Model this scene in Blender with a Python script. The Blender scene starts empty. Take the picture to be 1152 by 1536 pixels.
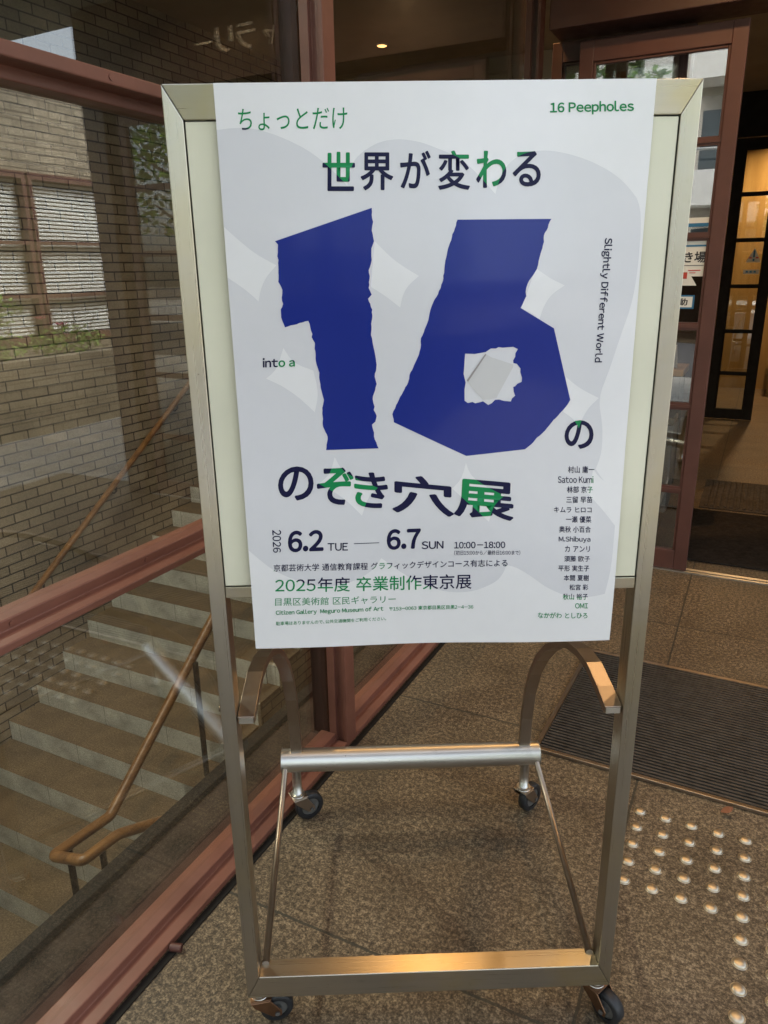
import bpy, bmesh, math, random
from mathutils import Vector, Matrix
random.seed(7)
C = bpy.context.scene.collection
SC = bpy.context.scene
R = math.radians

# ------------------------------------------------------------------ camera
cam_d = bpy.data.cameras.new('camera')
cam = bpy.data.objects.new('camera', cam_d)
C.objects.link(cam)
cam_d.sensor_fit = 'VERTICAL'
cam_d.sensor_height = 36.0
cam_d.lens = 36.0 * 1114 / 1536
cam_d.clip_start = 0.02
cam_d.clip_end = 500
cam.matrix_world = Matrix((
    (0.895234, -0.124313, 0.427904, 0.43736),
    (0.445341, 0.282108, -0.849757, -1.03876),
    (-0.015079, 0.951295, 0.307914, 1.4699),
    (0, 0, 0, 1)))
SC.camera = cam

# ------------------------------------------------------------------ world, sun, exposure
SUN_EL, SUN_AZ = R(48), R(300)          # azimuth clockwise from +Y
world = bpy.data.worlds.new('World')
SC.world = world
world.use_nodes = True
wn = world.node_tree.nodes
sky = wn.new('ShaderNodeTexSky')
sky.sky_type = 'NISHITA'
sky.sun_disc = False
sky.sun_elevation = SUN_EL
sky.sun_rotation = SUN_AZ
sky.air_density = 1.2
sky.dust_density = 4.0
sky.ozone_density = 1.0
hs = wn.new('ShaderNodeHueSaturation')       # hazy, nearly overcast sky
hs.inputs['Saturation'].default_value = 0.45
world.node_tree.links.new(sky.outputs[0], hs.inputs['Color'])
world.node_tree.links.new(hs.outputs[0], wn['Background'].inputs[0])
wn['Background'].inputs[1].default_value = 0.15
sun_d = bpy.data.lights.new('sun', 'SUN')
sun_d.energy = 1.5
sun_d.angle = R(20)
sun_d.color = (1.0, 0.95, 0.87)
sun = bpy.data.objects.new('sun', sun_d)
C.objects.link(sun)
sdir = Vector((math.sin(SUN_AZ) * math.cos(SUN_EL), math.cos(SUN_AZ) * math.cos(SUN_EL), math.sin(SUN_EL)))
sun.rotation_euler = sdir.to_track_quat('Z', 'Y').to_euler()
SC.view_settings.view_transform = 'Standard'
SC.view_settings.look = 'None'
SC.view_settings.exposure = 2.1
SC.view_settings.gamma = 1.0
SC.cycles.max_bounces = 10
SC.cycles.diffuse_bounces = 4
SC.cycles.glossy_bounces = 4
SC.cycles.transparent_max_bounces = 16
SC.cycles.sample_clamp_indirect = 6.0
SC.cycles.caustics_reflective = False

# ------------------------------------------------------------------ materials
def new_mat(name):
    m = bpy.data.materials.new(name)
    m.use_nodes = True
    nt = m.node_tree
    return m, nt, nt.nodes['Principled BSDF']

def N(nt, kind, **kw):
    n = nt.nodes.new(kind)
    for k, v in kw.items():
        if k.startswith('i_'):
            n.inputs[k[2:].replace('_', ' ')].default_value = v
        else:
            setattr(n, k, v)
    return n

def ramp(nt, fac, stops):
    r = nt.nodes.new('ShaderNodeValToRGB')
    e = r.color_ramp.elements
    while len(e) < len(stops):
        e.new(0.5)
    for el, (p, c) in zip(e, stops):
        el.position = p
        el.color = (*c, 1) if len(c) == 3 else c
    nt.links.new(fac, r.inputs[0])
    return r.outputs[0]

def coords(nt, scale=(1, 1, 1), kind='Object', rot=(0, 0, 0)):
    tc = nt.nodes.new('ShaderNodeTexCoord')
    mp = nt.nodes.new('ShaderNodeMapping')
    mp.inputs['Scale'].default_value = scale
    mp.inputs['Rotation'].default_value = rot
    nt.links.new(tc.outputs[kind], mp.inputs[0])
    return mp.outputs[0]

def noise(nt, vec, scale, detail=4, rough=0.6):
    n = nt.nodes.new('ShaderNodeTexNoise')
    n.inputs['Scale'].default_value = scale
    n.inputs['Detail'].default_value = detail
    n.inputs['Roughness'].default_value = rough
    nt.links.new(vec, n.inputs['Vector'])
    return n.outputs['Fac']

def mixc(nt, fac, a, b, mode='MIX'):
    m = nt.nodes.new('ShaderNodeMix')
    m.data_type = 'RGBA'
    m.blend_type = mode
    for sock, v in ((m.inputs['Factor'], fac), (m.inputs['A'], a), (m.inputs['B'], b)):
        pass
    f, A, B = m.inputs[0], m.inputs[6], m.inputs[7]
    for s, v in ((f, fac), (A, a), (B, b)):
        if isinstance(v, (int, float)):
            s.default_value = v
        elif isinstance(v, tuple):
            s.default_value = (*v, 1)
        else:
            nt.links.new(v, s)
    return m.outputs[2]

def math_n(nt, op, a, b=None, c=None):
    m = nt.nodes.new('ShaderNodeMath')
    m.operation = op
    for s, v in zip(m.inputs, (a, b, c)):
        if v is None:
            continue
        if isinstance(v, (int, float)):
            s.default_value = v
        else:
            nt.links.new(v, s)
    return m.outputs[0]

def bump(nt, bs, h, strength=0.3, dist=0.002):
    b = nt.nodes.new('ShaderNodeBump')
    b.inputs['Strength'].default_value = strength
    b.inputs['Distance'].default_value = dist
    nt.links.new(h, b.inputs['Height'])
    nt.links.new(b.outputs[0], bs.inputs['Normal'])

def plain(name, col, rough=0.5, metal=0.0, var=0.25, scale=8.0, bmp=0.15, spec=0.5):
    m, nt, bs = new_mat(name)
    v = coords(nt)
    n = noise(nt, v, scale, 5)
    lo = tuple(c * (1 - var) for c in col)
    hi = tuple(min(1, c * (1 + var)) for c in col)
    nt.links.new(ramp(nt, n, [(0.3, lo), (0.7, hi)]), bs.inputs['Base Color'])
    bs.inputs['Metallic'].default_value = metal
    bs.inputs['Specular IOR Level'].default_value = spec
    r = ramp(nt, noise(nt, v, scale * 2.3, 4), [(0.3, (rough * 0.8,) * 3), (0.7, (min(1, rough * 1.2),) * 3)])
    nt.links.new(r, bs.inputs['Roughness'])
    if bmp:
        bump(nt, bs, noise(nt, v, scale * 14, 3), bmp, 0.001)
    return m

def steel(name, col=(0.48, 0.455, 0.395), rough=0.28, stretch=(420, 420, 3), grime=0.08, brass=0.0):
    m, nt, bs = new_mat(name)
    v = coords(nt, stretch)
    v2 = coords(nt)
    v3 = coords(nt, tuple(max(1.0, q * 0.12) for q in stretch))
    brushed = noise(nt, v, 1.0, 3)
    streak = noise(nt, v3, 1.0, 4, 0.7)
    blot = noise(nt, v2, 26, 6, 0.7)
    spots = noise(nt, v2, 75, 3)
    base = ramp(nt, streak, [(0.30, tuple(c * (1 - grime) for c in col)), (0.6, col)])
    base = mixc(nt, ramp(nt, blot, [(0.60, (0, 0, 0)), (0.75, (0.5, 0.5, 0.5))]), base, tuple(c * 0.6 for c in col))
    if brass:
        tn = noise(nt, coords(nt, (1, 1, 1)), 3.1, 5)
        base = mixc(nt, ramp(nt, tn, [(0.45, (0, 0, 0)), (0.6, (brass,) * 3)]), base, (0.50, 0.42, 0.20))
    base = mixc(nt, math_n(nt, 'MULTIPLY', math_n(nt, 'GREATER_THAN', spots, 0.745), 0.6), base, (0.14, 0.12, 0.09))
    nt.links.new(base, bs.inputs['Base Color'])
    bs.inputs['Metallic'].default_value = 1.0
    rr = math_n(nt, 'ADD', math_n(nt, 'MULTIPLY', brushed, 0.10), math_n(nt, 'MULTIPLY', streak, 0.06))
    nt.links.new(math_n(nt, 'ADD', rr, rough - 0.07), bs.inputs['Roughness'])
    bump(nt, bs, brushed, 0.02, 0.0003)
    return m

def brick_mat(name, axis, c1, c2, mortar, bw=0.235, bh=0.075, ms=0.006, dirt=0.35):
    m, nt, bs = new_mat(name)
    tc = nt.nodes.new('ShaderNodeTexCoord')
    sx = nt.nodes.new('ShaderNodeSeparateXYZ')
    nt.links.new(tc.outputs['Object'], sx.inputs[0])
    cb = nt.nodes.new('ShaderNodeCombineXYZ')
    nt.links.new(sx.outputs[0 if axis == 'x' else 1], cb.inputs[0])
    nt.links.new(sx.outputs[2], cb.inputs[1])
    bt = nt.nodes.new('ShaderNodeTexBrick')
    bt.inputs['Scale'].default_value = 1.0
    bt.inputs['Brick Width'].default_value = bw
    bt.inputs['Row Height'].default_value = bh
    bt.inputs['Mortar Size'].default_value = ms
    bt.inputs['Mortar Smooth'].default_value = 0.15
    bt.inputs['Bias'].default_value = -0.1
    bt.inputs['Color1'].default_value = (*c1, 1)
    bt.inputs['Color2'].default_value = (*c2, 1)
    bt.inputs['Mortar'].default_value = (*mortar, 1)
    nt.links.new(cb.outputs[0], bt.inputs['Vector'])
    v = coords(nt, (1, 1, 1))
    big = noise(nt, v, 1.6, 5)
    fine = noise(nt, v, 70, 4)
    col = mixc(nt, 1.0, bt.outputs['Color'], ramp(nt, big, [(0.3, (1 - dirt,) * 3), (0.7, (1.1,) * 3)]), 'MULTIPLY')
    col = mixc(nt, 1.0, col, ramp(nt, fine, [(0.3, (0.82,) * 3), (0.7, (1.12,) * 3)]), 'MULTIPLY')
    nt.links.new(col, bs.inputs['Base Color'])
    bs.inputs['Roughness'].default_value = 0.75
    h = math_n(nt, 'ADD', math_n(nt, 'MULTIPLY', bt.outputs['Fac'], -1.0), math_n(nt, 'MULTIPLY', fine, 0.3))
    bump(nt, bs, h, 0.6, 0.004)
    return m

def stone_floor():
    m, nt, bs = new_mat('floor_stone')
    v = coords(nt)
    grit = noise(nt, v, 260, 2, 0.8)
    grain = math_n(nt, 'ADD', math_n(nt, 'MULTIPLY', noise(nt, v, 190, 3, 0.8), 0.55), math_n(nt, 'MULTIPLY', noise(nt, v, 80, 3, 0.7), 0.45))
    mott = noise(nt, v, 5, 6, 0.65)
    big = noise(nt, v, 1.1, 4)
    col = ramp(nt, grain, [(0.39, (0.020, 0.014, 0.008)), (0.5, (0.104, 0.076, 0.045)), (0.61, (0.31, 0.24, 0.15))])
    col = mixc(nt, 1.0, col, ramp(nt, mott, [(0.3, (0.72,) * 3), (0.7, (1.2,) * 3)]), 'MULTIPLY')
    col = mixc(nt, 1.0, col, ramp(nt, big, [(0.3, (0.72, 0.70, 0.68)), (0.7, (1.2, 1.2, 1.2))]), 'MULTIPLY')
    col = mixc(nt, ramp(nt, grit, [(0.64, (0, 0, 0)), (0.72, (1, 1, 1))]), col, (0.34, 0.28, 0.19))
    stain = ramp(nt, noise(nt, coords(nt, (1, 1, 1), 'Object', (0.3, 0.2, 0.5)), 2.6, 7, 0.72), [(0.56, (1, 1, 1)), (0.68, (0.78, 0.76, 0.73))])
    col = mixc(nt, 1.0, col, stain, 'MULTIPLY')
    # joints of the one metre slabs
    sx = nt.nodes.new('ShaderNodeSeparateXYZ')
    nt.links.new(v, sx.inputs[0])
    wob = math_n(nt, 'MULTIPLY', math_n(nt, 'SUBTRACT', noise(nt, v, 22, 3), 0.5), 0.006)
    lines = None
    for out, off in ((0, 0.264), (1, 0.10)):
        q = math_n(nt, 'ADD', sx.outputs[out], wob)
        q = math_n(nt, 'SUBTRACT', q, off - 0.5)
        q = math_n(nt, 'FRACT', q)
        q = math_n(nt, 'ABSOLUTE', math_n(nt, 'SUBTRACT', q, 0.5))
        q = math_n(nt, 'LESS_THAN', q, 0.0036)
        lines = q if lines is None else math_n(nt, 'MAXIMUM', lines, q)
    col = mixc(nt, math_n(nt, 'MULTIPLY', lines, 0.85), col, (0.025, 0.025, 0.018))
    nt.links.new(col, bs.inputs['Base Color'])
    nt.links.new(ramp(nt, mott, [(0.3, (0.46,) * 3), (0.7, (0.66,) * 3)]), bs.inputs['Roughness'])
    h = math_n(nt, 'SUBTRACT', math_n(nt, 'MULTIPLY', grain, 0.5), lines)
    bump(nt, bs, h, 0.35, 0.002)
    return m

def step_mat(name, dark, mid, lite, rough):
    m, nt, bs = new_mat(name)
    v = coords(nt)
    grain = noise(nt, v, 95, 4, 0.75)
    mott = noise(nt, v, 4, 6, 0.65)
    col = ramp(nt, grain, [(0.33, dark), (0.5, mid), (0.68, lite)])
    col = mixc(nt, 1.0, col, ramp(nt, mott, [(0.3, (0.6,) * 3), (0.7, (1.3,) * 3)]), 'MULTIPLY')
    sx = nt.nodes.new('ShaderNodeSeparateXYZ')
    nt.links.new(v, sx.inputs[0])
    q = math_n(nt, 'FRACT', math_n(nt, 'DIVIDE', math_n(nt, 'ADD', sx.outputs[0], 3.10), 0.62))
    q = math_n(nt, 'LESS_THAN', q, 0.008)
    col = mixc(nt, math_n(nt, 'MULTIPLY', q, 0.7), col, (0.05, 0.045, 0.04))
    nt.links.new(col, bs.inputs['Base Color'])
    bs.inputs['Roughness'].default_value = rough
    bump(nt, bs, grain, 0.25, 0.002)
    return m

def glass_mat(name, f0=0.05, tint=(0.9, 0.92, 0.9), rough=0.0):
    m, nt, bs = new_mat(name)
    nt.nodes.remove(bs)
    out = nt.nodes['Material Output']
    lw = nt.nodes.new('ShaderNodeLayerWeight')
    p = math_n(nt, 'POWER', lw.outputs['Facing'], 4.0)
    f = math_n(nt, 'ADD', math_n(nt, 'MULTIPLY', p, 1 - f0), f0)
    # Layer weight facing already runs 0 (straight on) to 1 (grazing)
    tr = nt.nodes.new('ShaderNodeBsdfTransparent')
    tr.inputs[0].default_value = (*tint, 1)
    gl = nt.nodes.new('ShaderNodeBsdfGlossy')
    gl.inputs['Roughness'].default_value = rough
    gl.inputs['Color'].default_value = (1, 1, 1, 1)
    v = coords(nt)
    b = nt.nodes.new('ShaderNodeBump')
    b.inputs['Strength'].default_value = 0.03
    b.inputs['Distance'].default_value = 0.01
    nt.links.new(noise(nt, v, 2.2, 2), b.inputs['Height'])
    nt.links.new(b.outputs[0], gl.inputs['Normal'])
    mx = nt.nodes.new('ShaderNodeMixShader')
    nt.links.new(f, mx.inputs[0])
    nt.links.new(tr.outputs[0], mx.inputs[1])
    nt.links.new(gl.outputs[0], mx.inputs[2])
    nt.links.new(mx.outputs[0], out.inputs[0])
    return m

def wood_mat(name, c1, c2, stretch=(30, 30, 2), rough=0.4):
    m, nt, bs = new_mat(name)
    v = coords(nt, stretch)
    n = noise(nt, v, 1.0, 5, 0.6)
    nt.links.new(ramp(nt, n, [(0.3, c1), (0.7, c2)]), bs.inputs['Base Color'])
    bs.inputs['Roughness'].default_value = rough
    bump(nt, bs, n, 0.1, 0.001)
    return m

def emit(name, col, s):
    m, nt, bs = new_mat(name)
    bs.inputs['Base Color'].default_value = (*col, 1)
    bs.inputs['Emission Color'].default_value = (*col, 1)
    bs.inputs['Emission Strength'].default_value = s
    return m

def paper(name, col, rough=0.22, coat=0.35, spec=0.5):
    m, nt, bs = new_mat(name)
    v = coords(nt)
    n = noise(nt, v, 40, 3)
    nt.links.new(ramp(nt, n, [(0.3, tuple(c * 0.985 for c in col)), (0.7, col)]), bs.inputs['Base Color'])
    bs.inputs['Roughness'].default_value = rough
    bs.inputs['Specular IOR Level'].default_value = spec
    bs.inputs['Coat Weight'].default_value = coat
    bs.inputs['Coat Roughness'].default_value = 0.07
    bump(nt, bs, noise(nt, coords(nt, (1, 1, 0.6)), 5.0, 3), 0.22, 0.01)
    return m

def leafy(name, dark, lite):
    m, nt, bs = new_mat(name)
    v = coords(nt)
    n = noise(nt, v, 1.3, 4)
    n2 = noise(nt, v, 17, 2)
    f = math_n(nt, 'ADD', math_n(nt, 'MULTIPLY', n, 0.6), math_n(nt, 'MULTIPLY', n2, 0.4))
    nt.links.new(ramp(nt, f, [(0.36, dark), (0.62, lite)]), bs.inputs['Base Color'])
    bs.inputs['Roughness'].default_value = 0.5
    bs.inputs['Subsurface Weight'].default_value = 0.0
    return m

M = {}
M['floor'] = stone_floor()
M['tread'] = step_mat('tread_stone', (0.052, 0.037, 0.021), (0.130, 0.095, 0.056), (0.24, 0.185, 0.115), 0.55)
M['riser'] = step_mat('riser_stone', (0.30, 0.31, 0.28), (0.52, 0.53, 0.48), (0.70, 0.70, 0.65), 0.6)
M['brick_y'] = brick_mat('hall_brick', 'y', (0.35, 0.305, 0.225), (0.24, 0.205, 0.15), (0.042, 0.037, 0.03))
M['brick_x'] = brick_mat('end_brick', 'x', (0.35, 0.305, 0.225), (0.24, 0.205, 0.15), (0.042, 0.037, 0.03))
M['brown'] = plain('brown_paint', (0.10, 0.040, 0.030), 0.42, 0, 0.16, 6, 0.25)
M['rail'] = plain('brown_paint_lit', (0.175, 0.070, 0.047), 0.42, 0, 0.18, 6, 0.25)  # same brown paint, made lighter and warmer for the light falling on the rails
M['brown_dark'] = plain('dark_brown_paint', (0.050, 0.020, 0.013), 0.45, 0, 0.15, 6, 0.2)
M['black'] = plain('black_paint', (0.010, 0.009, 0.008), 0.7, 0, 0.3, 8, 0.1, 0.2)
M['sill'] = plain('worn_sill', (0.034, 0.025, 0.020), 0.75, 0, 0.95, 9, 0.3, 0.2)
M['steel'] = steel('brushed_steel', brass=0.3)
M['steel_h'] = steel('brushed_steel_crosswise', stretch=(3, 420, 420), brass=0.6)
M['steel_lite'] = steel('satin_steel_tube', (0.66, 0.65, 0.61), 0.36, (2, 200, 200), 0.15)
M['steel_dark'] = steel('dull_steel', (0.36, 0.30, 0.24), 0.34)
M['chrome'] = steel('stud_steel', (0.60, 0.55, 0.44), 0.40, (40, 40, 40), 0.3)
M['rust'] = steel('tarnished_fork', (0.30, 0.17, 0.10), 0.4, (60, 60, 60), 0.5)
M['rubber'] = plain('black_rubber', (0.016, 0.017, 0.019), 0.5, 0, 0.4, 20, 0.2)
M['hub'] = plain('grey_hub', (0.20, 0.20, 0.19), 0.45, 0.6, 0.2, 20, 0.1)
M['acrylic'] = plain('cream_acrylic', (0.72, 0.70, 0.54), 0.14, 0, 0.04, 3, 0.0, 0.6)
M['paper'] = paper('poster_white', (0.81, 0.80, 0.795))
M['paper_grey'] = paper('poster_grey', (0.69, 0.685, 0.70))
M['blue'] = paper('poster_blue', (0.001, 0.016, 0.22), 0.22, 0.15, 0.3)
M['navy'] = paper('ink_navy', (0.006, 0.007, 0.045), 0.3, 0.0, 0.2)
M['green'] = paper('ink_green', (0.004, 0.235, 0.070), 0.3, 0.0, 0.25)
M['fold'] = paper('printed_fold', (0.60, 0.59, 0.58))
M['crease'] = paper('printed_crease', (0.33, 0.30, 0.29))
M['glass'] = glass_mat('clear_glass', 0.10, (0.88, 0.9, 0.87))
M['glass_door'] = glass_mat('door_glass', 0.16, (0.8, 0.82, 0.8))
M['handrail'] = wood_mat('rail_wood', (0.10, 0.046, 0.016), (0.27, 0.145, 0.055), (26, 4, 26), 0.32)
M['mat'] = plain('grate_metal', (0.090, 0.082, 0.073), 0.42, 0.5, 0.3, 30, 0.1)
M['pit'] = plain('grate_pit', (0.012, 0.010, 0.009), 0.9)
M['darkmat'] = plain('dark_carpet', (0.022, 0.019, 0.017), 0.95, 0, 0.45, 40, 0.6, 0.1)
M['ribmat'] = plain('ribbed_mat', (0.075, 0.064, 0.05), 0.85, 0, 0.3, 30, 0.5, 0.2)
M['plaster'] = plain('plaster', (0.48, 0.41, 0.31), 0.85, 0, 0.1, 3)
M['ceiling'] = plain('ceiling_board', (0.36, 0.30, 0.22), 0.8, 0, 0.1, 2)
M['wood'] = wood_mat('wall_wood', (0.36, 0.23, 0.085), (0.52, 0.36, 0.15), (8, 8, 1), 0.5)
M['white'] = plain('white_paint', (0.76, 0.76, 0.73), 0.5, 0, 0.06, 5)
M['facade'] = plain('pale_facade', (0.50, 0.47, 0.42), 0.8, 0, 0.12, 1.5)
M['paving'] = step_mat('pale_paving', (0.25, 0.24, 0.21), (0.40, 0.385, 0.34), (0.52, 0.50, 0.45), 0.8)
M['asphalt'] = plain('asphalt', (0.05, 0.05, 0.052), 0.85, 0, 0.25, 30, 0.5)
M['concrete'] = step_mat('canopy_concrete', (0.045, 0.042, 0.035), (0.17, 0.16, 0.135), (0.40, 0.385, 0.34), 0.85)
M['winglass'] = plain('window_glass', (0.05, 0.07, 0.08), 0.05, 0, 0.3, 1, 0.0, 0.8)
M['blind'] = plain('blind_white', (0.72, 0.76, 0.74), 0.5, 0, 0.05, 3)
M['soil'] = plain('soil', (0.06, 0.045, 0.03), 0.95)
M['leaf_a'] = leafy('leaf_green', (0.035, 0.085, 0.016), (0.14, 0.25, 0.05))
M['leaf_b'] = leafy('leaf_bright', (0.07, 0.16, 0.02), (0.26, 0.40, 0.06))
M['bark'] = plain('bark', (0.11, 0.085, 0.06), 0.9, 0, 0.4, 12, 0.6)
M['pink'] = plain('petal', (0.62, 0.09, 0.16), 0.6)
M['lens'] = emit('lamp_lens', (1.0, 0.50, 0.17), 1.2)
M['dry'] = plain('dry_leaf', (0.23, 0.085, 0.035), 0.7)
M['signblue'] = plain('sign_blue', (0.03, 0.16, 0.33), 0.4)
M['signred'] = plain('sign_red', (0.55, 0.06, 0.04), 0.4)
M['signink'] = plain('sign_ink', (0.02, 0.02, 0.025), 0.5)
M['grey'] = plain('grey_metal', (0.16, 0.165, 0.17), 0.4, 0.3)
M['letter'] = plain('letter_metal', (0.75, 0.72, 0.64), 0.4, 0.0, 0.05)

# ------------------------------------------------------------------ mesh helpers
class B:
    """collects shapes, then links them as one mesh object"""
    def __init__(s):
        s.bm = bmesh.new()
    def box(s, x0, x1, y0, y1, z0, z1, mi=0, bev=0.0):
        vs = [s.bm.verts.new(p) for p in ((x0, y0, z0), (x1, y0, z0), (x1, y1, z0), (x0, y1, z0),
                                          (x0, y0, z1), (x1, y0, z1), (x1, y1, z1), (x0, y1, z1))]
        fs = [s.bm.faces.new([vs[i] for i in q]) for q in
              ((3, 2, 1, 0), (4, 5, 6, 7), (0, 1, 5, 4), (1, 2, 6, 5), (2, 3, 7, 6), (3, 0, 4, 7))]
        for f in fs:
            f.material_index = mi
        if bev:
            es = list({e for f in fs for e in f.edges})
            bmesh.ops.bevel(s.bm, geom=es, offset=bev, segments=2, affect='EDGES', profile=0.5)
        return s
    def quad(s, pts, mi=0):
        f = s.bm.faces.new([s.bm.verts.new(p) for p in pts])
        f.material_index = mi
        return f
    def prism(s, poly, axis, a, b, mi=0):
        """poly: 2D points; extruded along axis from a to b"""
        def P(u, v, t):
            return {'x': (t, u, v), 'y': (u, t, v), 'z': (u, v, t)}[axis]
        va = [s.bm.verts.new(P(u, v, a)) for u, v in poly]
        vb = [s.bm.verts.new(P(u, v, b)) for u, v in poly]
        n = len(poly)
        fs = [s.bm.faces.new(va), s.bm.faces.new(vb[::-1])]
        for i in range(n):
            fs.append(s.bm.faces.new((va[i], vb[i], vb[(i + 1) % n], va[(i + 1) % n])))
        for f in fs:
            f.material_index = mi
        bmesh.ops.recalc_face_normals(s.bm, faces=fs)
        return s
    def tube(s, pts, r, seg=12, mi=0, cap=True, up=None):
        pts = [Vector(p) for p in pts]
        rs = r if isinstance(r, (list, tuple)) else [r] * len(pts)
        rings = []
        ref = None
        for i, p in enumerate(pts):
            d = (pts[min(i + 1, len(pts) - 1)] - pts[max(i - 1, 0)]).normalized()
            if ref is None:
                ref = Vector((0, 0, 1)) if abs(d.z) < 0.9 else Vector((1, 0, 0))
            a = d.cross(ref).normalized()
            b = a.cross(d).normalized()
            ref = b
            rings.append([s.bm.verts.new(p + rs[i] * (math.cos(2 * math.pi * k / seg) * a + math.sin(2 * math.pi * k / seg) * b)) for k in range(seg)])
        for A, Bq in zip(rings, rings[1:]):
            for k in range(seg):
                f = s.bm.faces.new((A[k], A[(k + 1) % seg], Bq[(k + 1) % seg], Bq[k]))
                f.smooth = True
                f.material_index = mi
        if cap:
            for ring in (rings[0], rings[-1][::-1]):
                try:
                    f = s.bm.faces.new(ring)
                    f.material_index = mi
                except ValueError:
                    pass
        return s
    def sweep(s, pts, w, h, side, mi=0):
        """rectangular bar along pts; w measured along `side`, h across"""
        pts = [Vector(p) for p in pts]
        side = Vector(side).normalized()
        rings = []
        for i, p in enumerate(pts):
            d = (pts[min(i + 1, len(pts) - 1)] - pts[max(i - 1, 0)]).normalized()
            up = side.cross(d).normalized()
            rings.append([s.bm.verts.new(p + sx * side * w / 2 + sy * up * h / 2) for sx, sy in ((-1, -1), (1, -1), (1, 1), (-1, 1))])
        fs = []
        for A, Bq in zip(rings, rings[1:]):
            for k in range(4):
                fs.append(s.bm.faces.new((A[k], A[(k + 1) % 4], Bq[(k + 1) % 4], Bq[k])))
        fs.append(s.bm.faces.new(rings[0][::-1]))
        fs.append(s.bm.faces.new(rings[-1]))
        for f in fs:
            f.material_index = mi
        bmesh.ops.recalc_face_normals(s.bm, faces=fs)
        return s
    def cyl(s, c, axis, r, L, seg=24, mi=0):
        d = {'x': Vector((1, 0, 0)), 'y': Vector((0, 1, 0)), 'z': Vector((0, 0, 1))}[axis] if isinstance(axis, str) else Vector(axis).normalized()
        c = Vector(c)
        return s.tube([c - d * L / 2, c + d * L / 2], r, seg, mi)
    def dome(s, c, r, h, seg=16, rings=5, mi=0):
        c = Vector(c)
        prev = None
        for j in range(rings):
            t = j / rings * math.pi / 2
            ring = [s.bm.verts.new(c + Vector((r * math.cos(t) * math.cos(2 * math.pi * k / seg), r * math.cos(t) * math.sin(2 * math.pi * k / seg), h * math.sin(t)))) for k in range(seg)]
            if prev:
                for k in range(seg):
                    f = s.bm.faces.new((prev[k], prev[(k + 1) % seg], ring[(k + 1) % seg], ring[k]))
                    f.smooth = True
                    f.material_index = mi
            prev = ring
        f = s.bm.faces.new(prev)
        f.smooth = True
        return s
    def done(s, name, mats, parent=None, loc=(0, 0, 0), rotz=0.0, bevel=0.0):
        me = bpy.data.meshes.new(name)
        s.bm.to_mesh(me)
        s.bm.free()
        for m in (mats if isinstance(mats, (list, tuple)) else [mats]):
            me.materials.append(m)
        o = bpy.data.objects.new(name, me)
        C.objects.link(o)
        o.location = loc
        o.rotation_euler = (0, 0, rotz)
        if parent:
            o.parent = parent
        if bevel:
            b = o.modifiers.new('edge', 'BEVEL')
            b.width = bevel
            b.segments = 2
            b.limit_method = 'ANGLE'
        return o

def tag(o, label, cat, group=None):
    o['label'] = label
    o['category'] = cat
    if group:
        o['group'] = group
    return o

def thing(name, label, cat, loc=(0, 0, 0), rotz=0.0, group=None):
    o = bpy.data.objects.new(name, None)
    C.objects.link(o)
    o.empty_display_size = 0.1
    o.location = loc
    o.rotation_euler = (0, 0, rotz)
    return tag(o, label, cat, group)

def copy_tree(o, parent=None):
    c = o.copy()
    C.objects.link(c)
    if parent:
        c.parent = parent
    for ch in list(o.children):
        copy_tree(ch, c)
    return c

def raw_glyph(s, bold=0.0, res=4):
    cu = bpy.data.curves.new('letters', 'FONT')
    cu.body = s
    cu.size = 1.0
    cu.resolution_u = res
    cu.offset = bold
    o = bpy.data.objects.new('letters', cu)
    C.objects.link(o)
    dg = bpy.context.evaluated_depsgraph_get()
    me = o.evaluated_get(dg).to_mesh()
    vs = [(v.co.x, v.co.y) for v in me.vertices]
    fs = [tuple(p.vertices) for p in me.polygons]
    o.evaluated_get(dg).to_mesh_clear()
    bpy.data.objects.remove(o)
    bpy.data.curves.remove(cu)
    return vs, fs
GLYPHS = {}
def text_mesh(s, bold=0.0, res=4):
    """one line of text as (u, v, layer) points in 0..1 and faces; Latin set from the wide forms of the same face"""
    vs, fs = [], []
    pen = 0.0
    unit = None
    for ch in s:
        if ch == ' ':
            pen += 0.30
            continue
        latin = 0x21 <= ord(ch) <= 0x7e
        g = chr(ord(ch) + 0xFEE0) if latin else ch
        key = (g, min(bold, 0.0), res)
        if key not in GLYPHS:
            GLYPHS[key] = raw_glyph(g, min(bold, 0.0), res)
        gv, gf = GLYPHS[key]
        x0 = min(v[0] for v in gv); x1 = max(v[0] for v in gv)
        if unit is None:
            unit = 1.0
        if latin:
            dx = pen - x0
            adv = x1 - x0 + 0.085
        elif ch in '（）、。':
            dx = pen - x0 + (0.1 if ch == '（' else 0.0)
            adv = x1 - x0 + 0.22
        else:
            dx = pen
            adv = EM
        shifts = [(0, 0)]
        if bold > 0:
            shifts = [(0, 0), (bold, 0), (-bold, 0), (0, bold), (0, -bold)]
            if bold > 0.016:
                shifts += [(bold * .7, bold * .7), (-bold * .7, bold * .7), (bold * .7, -bold * .7), (-bold * .7, -bold * .7)]
        for k, (sx, sy) in enumerate(shifts):
            n0 = len(vs)
            vs += [(x + dx + sx, y + sy, k) for x, y in gv]
            fs += [tuple(i + n0 for i in f) for f in gf]
        pen += adv
    x0 = min(v[0] for v in vs); x1 = max(v[0] for v in vs)
    y0 = min(v[1] for v in vs); y1 = max(v[1] for v in vs)
    return [((x - x0) / (x1 - x0), (y - y0) / (y1 - y0), k) for x, y, k in vs], fs
_v, _ = raw_glyph('国国')
EM = 0.5 * (max(v[0] for v in _v) - min(v[0] for v in _v) + 0.14)
_w, _ = raw_glyph('国')
EM = (max(v[0] for v in _v) - min(v[0] for v in _v)) - (max(v[0] for v in _w) - min(v[0] for v in _w))

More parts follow.
